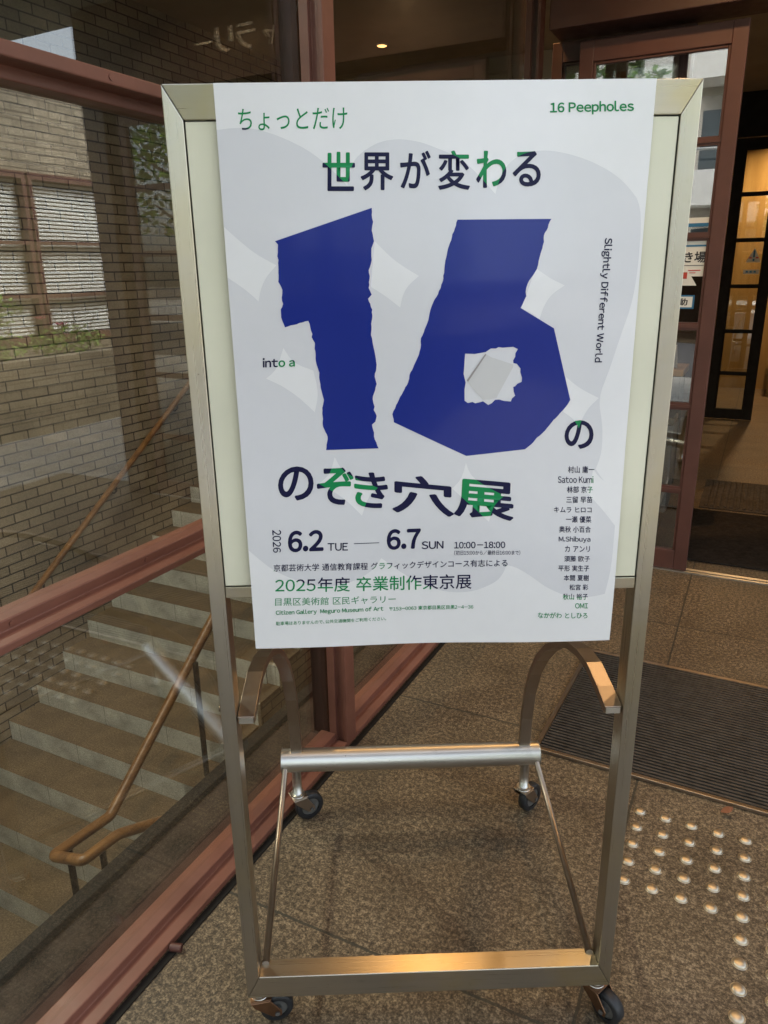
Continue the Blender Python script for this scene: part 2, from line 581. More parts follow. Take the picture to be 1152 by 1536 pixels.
def lettering(s, parent, mat, origin, xdir, zdir, w, h, bold=0.01, name='lettering'):
    """text as a thin mesh stretched to w x h metres on the plane origin + xdir, zdir"""
    vs, fs = text_mesh(s, bold)
    b = B()
    o, X, Z = Vector(origin), Vector(xdir), Vector(zdir)
    Y = X.cross(Z)
    bv = [b.bm.verts.new(o + X * (u * w) + Z * (v * h) + Y * (k * -0.00003)) for u, v, k in vs]
    for f in fs:
        try:
            b.bm.faces.new([bv[i] for i in f])
        except ValueError:
            pass
    return b.done(name, mat, parent)

# ------------------------------------------------------------------ ground, with the stair pit left open
b = B()
G = 70.0
HX0, HX1, HY0, HY1 = -4.7, -0.90, -2.6, 5.27
for x0, x1, y0, y1 in ((-G, HX0, -G, G), (HX1, G, -G, G), (HX0, HX1, -G, HY0), (HX0, HX1, HY1, G)):
    b.quad([(x0, y0, 0), (x1, y0, 0), (x1, y1, 0), (x0, y1, 0)])
ground = b.done('ground', M['floor'])
ground['kind'] = 'structure'
b = B()
for q in ((3.0, 40, -2.4, 2.9), (2.3, 40, 2.9, 30), (-12, 40, -4.6, -2.4), (-12, 40, -30, -12.4)):
    b.quad([(q[0], q[2], 0.004), (q[1], q[2], 0.004), (q[1], q[3], 0.004), (q[0], q[3], 0.004)])
pv = b.done('pavement', M['paving'])
pv['kind'] = 'structure'
b = B()
b.quad([(-60, -12.4, 0.002), (60, -12.4, 0.002), (60, -4.6, 0.002), (-60, -4.6, 0.002)])
rd = b.done('road', M['asphalt'])
rd['kind'] = 'structure'

# ------------------------------------------------------------------ stair hall
def wall(name, label, boxes, mat, cat='wall'):
    b = B()
    for q in boxes:
        b.box(*q)
    return tag(b.done(name, mat), label, cat)

wall('brick_wall', 'long tan brick wall of the stair hall, carrying the wall handrail',
     [(-4.75, -4.45, -2.6, 9.4, -4.4, 3.58)], M['brick_y'])
wall('brick_wall', 'tan brick end wall across the lower landing of the stair hall',
     [(-4.45, -0.62, -2.75, -2.6, -4.4, -1.2)], M['brick_x'])
t = thing('added_hall_window', 'tall brown framed window added out of view to let daylight onto the stair risers', 'window', (-4.45, -2.7, 0))  # added, unseen window: lets daylight fall on the front of the risers
b = B()
for x in (0.0, 1.24, 2.49, 3.74):
    b.box(x, x + 0.09, 0, 0.07, -1.2, 3.579)
for z in (-1.2, 0.6, 2.4, 3.5):
    b.box(0.091, 3.739, 0.005, 0.065, z, z + 0.07)
b.done('frame', M['brown'], t)
b = B()
b.box(0.05, 3.78, 0.03, 0.036, -1.15, 3.52)
b.done('pane', M['glass'], t)
wall('retaining_wall', 'brick retaining wall below the dark window sill',
     [(-0.90, -0.80, -2.6, 5.26, -4.4, -0.04)], M['brick_y'])
wall('pit_wall', 'brick wall closing the far end of the lower stair flight',
     [(-2.5, -0.9, 5.27, 5.45, -4.4, -0.03)], M['brick_x'])

RUN, RISE = 0.287, 0.162
XL, XM = -4.45, -2.60
LAND = -2.462
st = thing('staircase', 'stone staircase with pale risers going down behind the glass wall', 'staircase', (0, 0, 0))
step0 = None
for k in range(-5, 10):
    y, z = 2.69 + RUN * k, -1.49 + RISE * k
    if k == 9:
        y = HY1 - 0.001
        break
    if step0 is None:
        b = B()
        b.box(XL, XM, 0, RUN + 0.02, -RISE - 0.06, 0)
        b.bm.normal_update()
        for f in b.bm.faces:
            if f.normal.y < -0.5:
                f.material_index = 1
        step0 = b.done('step', [M['tread'], M['riser']], st, (0, y, z))
    else:
        c = step0.copy()
        C.objects.link(c)
        c.parent = st
        c.location = (0, y, z)
b = B()
b.box(XL, -0.90, -2.6, 1.257, LAND - 0.2, LAND)
b.done('landing', M['tread'], st)
# the lower flight, going on down on the near side
low0 = None
for k in range(8):
    y, z = 1.257 + RUN * k, LAND - RISE * (k + 1)
    if low0 is None:
        b = B()
        b.box(-2.45, -0.90, 0, RUN, -0.2, 0)
        low0 = b.done('step', M['tread'], st, (0, y, z))
    else:
        c = low0.copy()
        C.objects.link(c)
        c.parent = st
        c.location = (0, y, z)
# brick side of the upper flight and the pale curb that runs up along it
side = [(1.26, -4.4), (5.26, -4.4), (5.26, -0.10)]
for k in range(8, -6, -1):
    y, z = 2.69 + RUN * k, -1.49 + RISE * k
    side += [(y - 0.03, z + 0.021), (y - 0.03, z - RISE + 0.021)]
side = [p for p in side if p[0] >= 1.25]
b = B()
b.prism(side, 'x', -2.56, -2.45)
b.done('side_wall', M['brick_y'], st)
b = B()
for k in range(-5, 9):
    y, z = 2.69 + RUN * k, -1.49 + RISE * k
    b.box(-2.555, -2.445, y - 0.05, y - 0.012, z - RISE + 0.03, z + 0.05)
    b.box(-2.555, -2.445, y - 0.0119, y + RUN - 0.0501, z + 0.02, z + 0.05, 1)
b.done('stringer', [M['riser'], M['tread']], st)

# handrails
def rail(name, label, path, posts, brackets, r=0.026):
    t = thing(name, label, 'handrail', path[0])
    o = Vector(path[0])
    P = [Vector(p) - o for p in path]
    pts = [P[0]]
    for i in range(1, len(P) - 1):
        a, c = (P[i - 1] - P[i]), (P[i + 1] - P[i])
        d = min(0.028, a.length * 0.45, c.length * 0.45)
        a.normalize(); c.normalize()
        for k in range(6):
            u = k / 5
            pts.append((P[i] + a * d) * (1 - u) ** 2 + P[i] * 2 * u * (1 - u) + (P[i] + c * d) * u ** 2)
    pts.append(P[-1])
    b = B()
    b.tube(pts, r, 18)
    b.done('rail', M['handrail'], t)
    for x, y, z0, z1 in posts:
        b = B()
        b.tube([(x - o.x, y - o.y, z0 - o.z), (x - o.x, y - o.y, z1 - o.z)], 0.019, 10)
        b.done('post', M['black'], t)
    for x, y, z in brackets:
        b = B()
        p = Vector((x, y, z)) - o
        b.tube([p + Vector((0, 0, -0.01)), p + Vector((0, 0, -0.07)), p + Vector((-0.03, 0, -0.095)), p + Vector((-0.085, 0, -0.095))], 0.008, 8)
        b.cyl(p + Vector((-0.088, 0, -0.095)), 'x', 0.025, 0.012, 16)
        b.done('bracket', M['black'], t)
    return t
slope = RISE / RUN
def wz(y):
    return 0.185 + (y - 3.99) * slope * 1.19
rail('handrail', 'straight wooden handrail on brackets along the long brick wall',
     [(-4.36, 2.1, wz(2.1)), (-4.36, 5.4, wz(5.4))], [], [(-4.36, y, wz(y)) for y in (2.55, 3.4, 4.25, 5.1)])
def rz(y):
    return -1.56 + (y - 1.46) * 0.775
rail('handrail', 'wooden handrail with a looped end on dark posts beside the open stair edge',
     [(-2.66, 5.2, rz(5.2)), (-2.66, 1.46, rz(1.46)), (-2.68, 1.07, -1.535), (-2.48, 1.10, -1.512), (-2.46, 1.33, -1.515), (-2.46, 4.2, -1.515 - 2.87 * 0.49)],
     [(-2.68, 1.17, LAND, -1.55), (-2.47, 1.22, LAND, -1.53)] +
     [(-2.62, 2.69 + RUN * k + 0.14, -1.49 + RISE * k, rz(2.69 + RUN * k + 0.14)) for k in (-2, 1, 4, 7)], [], 0.031)

# ------------------------------------------------------------------ glass wall between porch and stairs
XG = -0.678
gw = thing('glass_wall', 'brown framed glass wall along the left, showing the stairs behind', 'window', (XG, 0, 0))
def rail_profile(z, flip=1, big=0.0):
    # stepped section: a lower ledge that stands out, an upper ledge set back
    q = [(-0.605, z), (-0.605, z + 0.015), (-0.648, z + 0.015), (-0.648, z + 0.036), (-0.702, z + 0.036), (-0.702, z)]
    return [(x - XG, zz) for x, zz in q]
for nm, z in (('base_rail', 0.006), ('mid_rail', 0.885)):
    b = B()
    for y0, y1 in ((-2.6, 0.7425), (0.7995, 2.62)):
        q = rail_profile(z)
        if nm == 'base_rail':
            q[0] = (q[0][0], 0.0035); q[-1] = (q[-1][0], 0.0035)
        b.prism(q, 'y', y0, y1)
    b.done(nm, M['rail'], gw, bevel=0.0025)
b = B()
for y0, y1 in ((-2.6, 0.742),):
    b.prism([(x - XG, z) for x, z in ((-0.605, 1.801), (-0.605, 1.778), (-0.648, 1.778), (-0.648, 1.758), (-0.702, 1.758), (-0.702, 1.801))], 'y', y0, y1)
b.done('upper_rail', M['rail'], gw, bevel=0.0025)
def mullion_poly(y0, y1, x_front=-0.605):
    m = 0.5 * (y0 + y1)
    w = (y1 - y0) / 2
    return [(x - XG, y) for x, y in ((x_front, m - w), (x_front, m + w), (x_front - 0.012, m + w), (x_front - 0.012, m + w * 0.5),
            (x_front - 0.040, m + w * 0.5), (x_front - 0.040, m + w), (x_front - 0.066, m + w), (x_front - 0.066, m - w),
            (x_front - 0.040, m - w), (x_front - 0.040, m - w * 0.5), (x_front - 0.012, m - w * 0.5), (x_front - 0.012, m - w))]
b = B()
b.prism(mullion_poly(0.742, 0.800), 'z', 0.004, 3.57)
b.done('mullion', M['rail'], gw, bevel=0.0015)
b = B()
b.box(-0.745 - XG, -0.690 - XG, 0.765, 0.815, 0.013, 3.56)
b.done('inner_post', M['black'], gw)
b = B()
b.prism(mullion_poly(2.625, 2.70), 'z', 0.004, 3.57)
b.done('corner_post', M['brown_dark'], gw, bevel=0.0015)
b = B()
b.prism(mullion_poly(-2.6, -2.54), 'z', 0.004, 3.57)
b.done('mullion', M['brown'], gw)
for y0, y1, z0, z1 in ((-2.54, 0.775, 0.040, 0.886), (-2.54, 0.775, 0.920, 1.759), (-2.54, 0.775, 1.800, 3.56), (0.777, 2.63, 0.040, 0.886), (0.777, 2.63, 0.920, 3.56)):
    b = B()
    b.box(-0.004, 0.004, y0, y1, z0, z1)
    b.done('pane', M['glass'], gw)
b = B()
b.box(-0.862 - XG, -0.703 - XG, -2.6, 2.63, -0.04, 0.012)
b.done('sill', M['sill'], gw)
b = B()
b.box(-0.905 - XG, -0.864 - XG, -2.6, 2.63, -0.06, 0.03)
b.done('sill_edge', M['black'], gw, bevel=0.003)
b = B()
b.box(-0.603 - XG, -0.585 - XG, -2.6, 2.6, 0.0, 0.003)
b.done('floor_seal', M['black'], gw)
for y, z in ((0.03, 1.7895), (-0.32, 1.7895), (0.40, 1.7895), (0.02, 0.9105), (-0.30, 0.9105), (0.42, 0.9105), (-0.1, 0.0315), (0.45, 0.0315)):
    b = B()
    xx = -0.6045 if z > 1.5 else -0.6475
    b.cyl((xx - XG, y, z), 'x', 0.005, 0.003, 12)
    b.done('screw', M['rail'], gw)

# ------------------------------------------------------------------ roofs
b = B()
b.box(-4.75, -0.56, -2.75, 9.6, 3.58, 3.9)
tag(b.done('ceiling', M['ceiling']), 'plain dark beige ceiling high over the stair hall', 'ceiling')
b = B()
b.box(-0.56, 2.26, 2.89, 9.6, 2.95, 3.4)
tag(b.done('ceiling', M['ceiling']), 'lower dark beige ceiling over the lobby behind the entrance', 'ceiling')
b = B()
b.box(-0.60, 2.9, 0.35, 2.885, 2.95, 3.40)
b.box(-0.60, 2.9, 0.24, 0.349, 2.91, 3.44)
tag(b.done('canopy', M['concrete']), 'rough pebbled concrete canopy over the entrance porch', 'canopy')
b = B()
b.box(-4.44, -0.95, 7.4, 7.7, 3.3, 3.579)
tag(b.done('beam', M['ceiling']), 'shallow ceiling beam crossing the stair hall', 'beam')

# ------------------------------------------------------------------ entrance
b = B()
b.box(-0.575, 2.0, 2.66, 2.885, 2.47, 2.949)
hp = tag(b.done('header_panel', M['brown_dark'], bevel=0.004), 'dark brown panel above the sliding entrance door', 'panel')
for i, ch in enumerate('ギャラリー'):
    w = 0.085 if ch == 'ャ' else 0.115
    if ch == 'ー':
        lettering(ch, hp, M['letter'], (0.50 + i * 0.14, 2.655, 2.655), (1, 0, 0), (0, 0, 1), 0.11, 0.012)
    else:
        lettering(ch, hp, M['letter'], (0.50 + i * 0.14, 2.655, 2.60), (1, 0, 0), (0, 0, 1), w, 0.085 if ch == 'ャ' else 0.12)

def door(name, label, x0, x1, y, z0, z1, st_w, cross, mat, cat='door', depth=0.045, gmat='glass_door', muntin='muntin', inner=True):
    t = thing(name, label, cat, (x0, y, 0))
    W = x1 - x0
    b = B()
    b.box(0, st_w, 0, depth, z0, z1)
    b.box(W - st_w, W, 0, depth, z0, z1)
    b.box(st_w, W - st_w, 0.001, depth - 0.001, z1 - 0.085, z1)
    b.box(st_w, W - st_w, 0.001, depth - 0.001, z0, z0 + 0.10)
    if inner:   # glazing bead
        s = 0.012
        b.box(st_w, st_w + s, 0.008, depth - 0.008, z0 + 0.10, z1 - 0.085)
        b.box(W - st_w - s, W - st_w, 0.008, depth - 0.008, z0 + 0.10, z1 - 0.085)
        b.box(st_w + s, W - st_w - s, 0.008, depth - 0.008, z1 - 0.085 - s, z1 - 0.085)
    b.done('frame', mat, t, bevel=0.003)
    for z in cross:
        b = B()
        b.box(st_w, W - st_w, 0.010, depth - 0.010, z - 0.018, z + 0.018)
        b.box(st_w, W - st_w, 0.004, depth - 0.004, z - 0.007, z + 0.007)
        b.done(muntin, mat, t)
    zs = [z0 + 0.10] + sorted(cross) + [z1 - 0.085]
    for a, c in zip(zs, zs[1:]):
        b = B()
        b.box(st_w + 0.001, W - st_w - 0.001, depth / 2 - 0.003, depth / 2 + 0.003, a + (0.018 if a in cross else 0), c - (0.018 if c in cross else 0))
        b.done('pane', M[gmat], t)
    return t
CROSS = [0.42, 0.835, 1.207, 1.598, 1.985]
dl = door('sliding_door', 'brown framed glass sliding door pushed open, with paper notice and stickers on its panes', -0.455, 0.232, 2.75, 0.006, 2.43, 0.062, CROSS, M['brown'])
door('sliding_door', 'brown framed glass sliding door leaf on the far right of the doorway', 1.22, 1.90, 2.75, 0.006, 2.43, 0.062, CROSS, M['brown'])
door('sidelight', 'fixed glazed sidelight in the corner behind the open sliding door', -0.60, 0.02, 2.83, 0.006, 2.46, 0.05, [1.2, 1.985], M['brown_dark'], 'window')
b = B()
b.box(1.96, 2.12, 2.70, 2.885, 0.0, 2.949)
tag(b.done('door_post', M['brown_dark'], bevel=0.004), 'wide dark brown post at the right end of the entrance', 'post')
b = B()
b.box(-0.6, 1.95, 2.735, 2.752, 0.0, 0.006)
b.box(-0.6, 1.95, 2.765, 2.79, 0.0, 0.006)
b.box(-0.6, 1.95, 2.752, 2.765, 0.0, 0.002, 1)
tag(b.done('door_track', [M['steel_lite'], M['pit']]), 'thin metal floor track under the sliding doors', 'track')
# paper and stickers fixed to the sliding door (local x from its left edge at -0.455)
yy = 0.045 / 2 - 0.0045
def on_door(name, x0, x1, z0, z1, mat, d=0.0):
    b = B()
    b.box(x0, x1, yy - 0.0012 - d, yy - d, z0, z1)
    return b.done(name, mat, dl)
nb = on_door('notice', 0.36, 0.622, 1.428, 1.585, M['white'])
def sub(o, p):
    o.parent = p
    return o
sub(on_door('notice_header', 0.36, 0.608, 1.566, 1.5845, M['white'], 0.0014), nb)
sub(on_door('notice_rule', 0.36, 0.620, 1.556, 1.5632, M['signblue'], 0.0014), nb)
lettering('置き場', nb, M['signink'], (0.468, yy - 0.0022, 1.487), (1, 0, 0), (0, 0, 1), 0.150, 0.048, 0.022)
sub(on_door('notice_line', 0.42, 0.612, 1.474, 1.477, M['grey'], 0.0014), nb)
sub(on_door('notice_line', 0.44, 0.60, 1.452, 1.456, M['signred'], 0.0014), nb)
sub(on_door('notice_line', 0.46, 0.58, 1.442, 1.445, M['signred'], 0.0014), nb)
b = B()
b.prism([(0.465, 1.388), (0.59, 1.388), (0.542, 1.462), (0.512, 1.462)], 'y', yy - 0.0042, yy - 0.0028)
tri = b.done('sticker', M['white'], dl)
sub(on_door('sticker_mark', 0.51, 0.546, 1.418, 1.446, M['signred'], 0.0046), tri)
b = B()
b.box(0.445, 0.588, yy - 0.0014, yy, 1.285, 1.346)
sb = b.done('sticker', M['signblue'], dl)
b = B()
b.box(0.453, 0.580, yy - 0.0024, yy - 0.0016, 1.292, 1.339)
b.done('sticker_face', M['white'], sb)
lettering('自動', sb, M['signink'], (0.475, yy - 0.0028, 1.300), (1, 0, 0), (0, 0, 1), 0.085, 0.032, 0.02)
b = B()
b.box(0.36, 0.62, yy - 0.0014, yy, 1.655, 1.678)
b.box(0.36, 0.62, yy - 0.0014, yy, 1.640, 1.6549, 1)
b.done('sticker', [M['white'], M['signblue']], dl)

# lobby
wall('lobby_wall', 'warm yellow wooden back wall of the lobby', [(-1.2, 2.02, 9.4, 9.6, 0.0, 2.949)], M['wood'])
wall('hall_wall', 'dim plastered end wall of the stair hall', [(-4.45, -1.21, 9.4, 9.6, 0.0, 3.579)], M['plaster'])
wall('lobby_wall', 'plastered right side wall of the lobby', [(2.02, 2.2, 2.9, 9.4, 0.0, 2.949)], M['plaster'])
wall('lobby_partition', 'dark lintel above the inner door', [(-1.2, 2.01, 7.10, 7.25, 2.58, 2.949)], M['black'])
wall('lobby_partition', 'dark wall panel left of the inner door', [(-1.2, -0.02, 7.10, 7.2, 0.0, 2.579)], M['brown_dark'])
idl = door('inner_door', 'inner glass door with stickers in the lobby, its brown frame coloured black as if backlit', 0.0, 0.43, 7.10, 0.01, 2.57, 0.085, [0.461, 0.866, 1.285, 1.70, 2.10], M['black'], depth=0.05, gmat='glass')  # brown frame coloured black to stand in for its backlit shade
b = B()
b.prism([(0.20, 1.50), (0.33, 1.50), (0.265, 1.63)], 'y', 0.012, 0.014)
s1 = b.done('sticker', M['white'], idl)
b = B()
b.box(0.257, 0.273, 0.009, 0.0105, 1.545, 1.608)
b.box(0.257, 0.273, 0.009, 0.0105, 1.512, 1.532)
b.box(0.225, 0.248, 0.009, 0.0105, 1.535, 1.548, 1)
b.box(0.282, 0.305, 0.009, 0.0105, 1.535, 1.548, 1)
b.done('sticker_mark', [M['signblue'], M['signred']], s1)
b = B()
b.box(0.19, 0.325, 0.012, 0.014, 1.395, 1.435, 0, 0.0)
s2 = b.done('sticker', M['white'], idl)
b = B()
for k in range(3):
    b.box(0.210 + k * 0.034, 0.230 + k * 0.034, 0.009, 0.0105, 1.407, 1.424)
b.done('sticker_mark', M['signblue'], s2)
b = B()
b.box(0.55, 1.25, 8.85, 9.25, 0, 0.86)
b.box(0.52, 1.28, 8.80, 9.28, 0.861, 0.90)
tag(b.done('counter', M['wood']), 'pale wooden reception counter beyond the inner door', 'counter')
t = thing('umbrella_stand', 'low grey umbrella stand on castors behind the sliding door glass', 'umbrella stand', (-0.15, 3.5, 0))
b = B()
b.box(-0.2, 0.2, -0.12, 0.12, 0.10, 0.62, 0, 0.01)
b.done('body', M['grey'], t)
b = B()
for i in range(5):
    b.box(-0.19 + i * 0.095 - 0.006, -0.19 + i * 0.095 + 0.006, -0.125, 0.125, 0.621, 0.65)
b.box(-0.2, 0.2, -0.13, -0.122, 0.63, 0.655)
b.done('divider', M['steel'], t)
for sx in (-0.16, 0.16):
    b = B()
    b.cyl((sx, -0.08, 0.045), 'x', 0.045, 0.03)
    b.done('wheel', M['black'], t)
t = thing('leaflet_table', 'small wooden table with folded white leaflets behind the door glass', 'table', (-0.34, 4.3, 0))
b = B()
b.box(-0.35, 0.35, -0.2, 0.2, 0.80, 0.84, 0, 0.004)
b.done('tabletop', M['wood'], t)
for sx in (-0.31, 0.31):
    for sy in (-0.16, 0.16):
        b = B()
        b.box(sx - 0.02, sx + 0.02, sy - 0.02, sy + 0.02, 0, 0.799)
        b.done('leg', M['black'], t)
rnd = random.Random(3)
for i in range(5):
    b = B()
    hh, ww = 0.15 + 0.03 * (i % 2), 0.10
    for sgn in (-1, 1):
        b.prism([(sgn * 0.035, 0.0), (sgn * 0.037, 0.0), (sgn * 0.003, hh), (sgn * 0.001, hh)], 'x', -ww / 2, ww / 2)
    tag(b.done('leaflet', M['white'], None, (-0.60 + i * 0.125, 4.22 + rnd.uniform(-0.05, 0.05), 0.842), rnd.uniform(-0.6, 0.6)),
        'folded white leaflet standing on the small lobby table', 'leaflet', 'leaflets on the lobby table')

# mats
t = thing('entrance_mat', 'ribbed dark metal floor grating in front of the entrance', 'mat', (-0.06, 0.985, 0), R(-1.6))
b = B()
Wm, Hm = 1.85, 0.735
b.box(0.01, Wm - 0.01, 0.01, Hm - 0.01, 0.001, 0.003)
b.done('pit', M['pit'], t)
b = B()
n = 44
for i in range(n):
    y = 0.022 + (Hm - 0.044) * i / (n - 1)
    b.box(0.018, Wm - 0.018, y - 0.0042, y + 0.0042, 0.004, 0.014)
b.done('slat', M['mat'], t)
b = B()
for q in ((0, Wm, 0, 0.016), (0, Wm, Hm - 0.016, Hm), (0, 0.016, 0.0161, Hm - 0.0161), (Wm - 0.016, Wm, 0.0161, Hm - 0.0161)):
    b.box(*q, 0.001, 0.013)
b.done('frame', M['steel_dark'], t, bevel=0.002)
b = B()
b.box(-0.55, 1.9, 2.92, 3.86, 0.002, 0.010)
tag(b.done('door_mat', M['darkmat'], bevel=0.003), 'large black carpet mat just inside the doorway', 'mat')
b = B()
b.box(0.20, 1.35, 3.92, 4.63, 0.002, 0.008)
for i in range(30):
    b.box(0.23 + i * 0.0375, 0.23 + i * 0.0375 + 0.018, 3.95, 4.60, 0.0081, 0.015)
tag(b.done('door_mat', M['ribmat'], bevel=0.002), 'smaller ribbed grey mat beyond the black one in the lobby', 'mat')

# tactile studs set into the paving
b = B()
b.tube([(0, 0, 0.0), (0, 0, 0.0016)], [0.0172, 0.0160], 22)
b.dome((0, 0, 0.0016), 0.0148, 0.0052, 22, 6)
stud0 = None
for i in range(9):
    for j in range(16):
        if i < 4 and j > 4:
            continue
        x, y = 0.2915 + 0.0678 * i, 0.8400 - 0.0692 * j + (0.003 if i == 4 else 0)
        if x > 0.437 + (y + 1.04) * 0.24 + 0.12 or y < -0.1:
            continue
        if stud0 is None:
            stud0 = b.done('tactile_stud', M['chrome'], None, (x, y, 0))
            tag(stud0, 'small domed steel tactile stud set in the brown paving', 'stud', 'tactile studs in the paving')
        else:
            c = stud0.copy()
            C.objects.link(c)
            c.location = (x, y, 0)

# litter
b = B()
for k in range(6):
    a = k / 5
    b.bm.verts.new((a * 0.036 - 0.018, -0.009 * math.sin(math.pi * a) - 0.001, 0.004 + 0.006 * a))
    b.bm.verts.new((a * 0.036 - 0.018, 0.009 * math.sin(math.pi * a) + 0.001, 0.011 - 0.004 * math.cos(3 * a)))
b.bm.verts.ensure_lookup_table()
for k in range(5):
    b.bm.faces.new([b.bm.verts[i] for i in (2 * k, 2 * k + 2, 2 * k + 3, 2 * k + 1)])
o = tag(b.done('dry_leaf', M['dry'], None, (0.511, 0.925, 0.010), 0.6), 'tiny curled reddish brown leaf on the edge of the floor grating', 'leaf')
o.modifiers.new('thick', 'SOLIDIFY').thickness = 0.0012
b = B()
b.tube([(-0.014, 0, 0.010), (0.012, 0.0, 0.010)], 0.0095, 14, cap=False)
b.tube([(0.012, 0, 0.010), (-0.014, 0.0, 0.010)], 0.0065, 14, cap=False)
b.tube([(0.012, 0, 0.010), (0.0125, 0.0, 0.010)], [0.0095, 0.0065], 14, cap=False)
tag(b.done('pipe_stub', M['brown'], None, (-0.588, -0.09, 0), R(20)), 'short stub of brown pipe at the foot of the glass wall', 'pipe')

# ------------------------------------------------------------------ sign stand
TH = R(28)
sg = thing('sign_stand', 'wheeled stainless steel sign stand with a pale light box panel', 'sign stand', (0, 0, 0), TH)
def profile_bar(name, poly, axis, a, c, mat):
    return B().prism(poly, axis, a, c).done(name, mat, sg, bevel=0.0012)
ZB, ZT = 0.09, 1.712
for s in (-1, 1):
    # post: front face slightly splayed, mitred at both ends
    xo, xi = s * 0.365, s * 0.340
    b = B()
    ft, fb = ZT - 0.043, ZB + 0.048
    yi, yo = 0.004, 0.0
    v = [(xo, yo, ZB), (xi, yi, fb), (xi, yi, ft), (xo, yo, ZT), (xo, 0.046, ZB), (xi, 0.046, fb), (xi, 0.046, ft), (xo, 0.046, ZT)]
    V = [b.bm.verts.new(p) for p in v]
    for q in ((0, 1, 2, 3), (7, 6, 5, 4), (0, 3, 7, 4), (1, 5, 6, 2), (0, 4, 5, 1), (3, 2, 6, 7)):
        b.bm.faces.new([V[i] for i in q])
    bmesh.ops.recalc_face_normals(b.bm, faces=b.bm.faces[:])
    b.done('post', M['steel'], sg, bevel=0.0012)
for nm, zo, zi in (('top_bar', ZT, ZT - 0.043), ('bottom_bar', ZB, ZB + 0.048)):
    b = B()
    g = 0.0006
    v = [(-0.365 + g, 0.0, zo), (0.365 - g, 0.0, zo), (0.340 - g, 0.004, zi), (-0.340 + g, 0.004, zi)]
    v += [(x, 0.046, z) for x, y, z in v]
    V = [b.bm.verts.new(p) for p in v]
    for q in ((0, 1, 2, 3), (7, 6, 5, 4), (0, 4, 5, 1), (1, 5, 6, 2), (2, 6, 7, 3), (3, 7, 4, 0)):
        b.bm.faces.new([V[i] for i in q])
    bmesh.ops.recalc_face_normals(b.bm, faces=b.bm.faces[:])
    b.done(nm, M['steel_h'], sg, bevel=0.0012)
b = B()
b.box(-0.3395, 0.3395, 0.006, 0.046, 0.961, 0.981)
b.done('cross_bar', M['steel_h'], sg, bevel=0.0012)
b = B()
b.box(-0.3385, 0.3385, 0.0065, 0.022, 0.983, 1.6675)
b.done('light_panel', M['acrylic'], sg, bevel=0.001)
b = B()
b.box(-0.3390, 0.3390, 0.0225, 0.060, 0.982, 1.6685)
b.done('back_box', M['black'], sg)
ARCH = [(0.012, 0.724), (0.06, 0.737), (0.125, 0.748), (0.19, 0.742), (0.26, 0.722), (0.34, 0.683), (0.42, 0.628), (0.49, 0.563), (0.545, 0.492), (0.585, 0.41), (0.605, 0.32), (0.611, 0.228)]
for s in (-1, 1):
    pts = []
    for i, (y, z) in enumerate(ARCH):
        pts.append((s * (0.324 - 0.012 * i / (len(ARCH) - 1)), y, z))
    b = B()
    b.sweep(pts, 0.030, 0.016, (1, 0, 0))
    ar = b.done('arch_leg', M['steel_dark'], sg, bevel=0.001)
    b = B()   # rough, broken end of the bar
    b.box(s * 0.324 - 0.0125, s * 0.324 + 0.0125, 0.0095, 0.0116, 0.7185, 0.7285)
    b.done('end_plug', M['steel_lite'], ar)
    b = B()
    b.cyl((s * 0.3675, 0.023, 0.743), 'x', 0.006, 0.008, 12)
    b.done('bolt', M['steel_dark'], sg)
    b = B()
    b.tube([(s * 0.343, 0.60, 0.190), (s * 0.330, 0.034, 0.140)], 0.0072, 12)
    b.done('brace', M['steel_dark'], sg)
b = B()
b.cyl((0, 0.611, 0.200), 'x', 0.0315, 0.706, 40)
b.done('axle_tube', M['steel_lite'], sg, bevel=0.002)
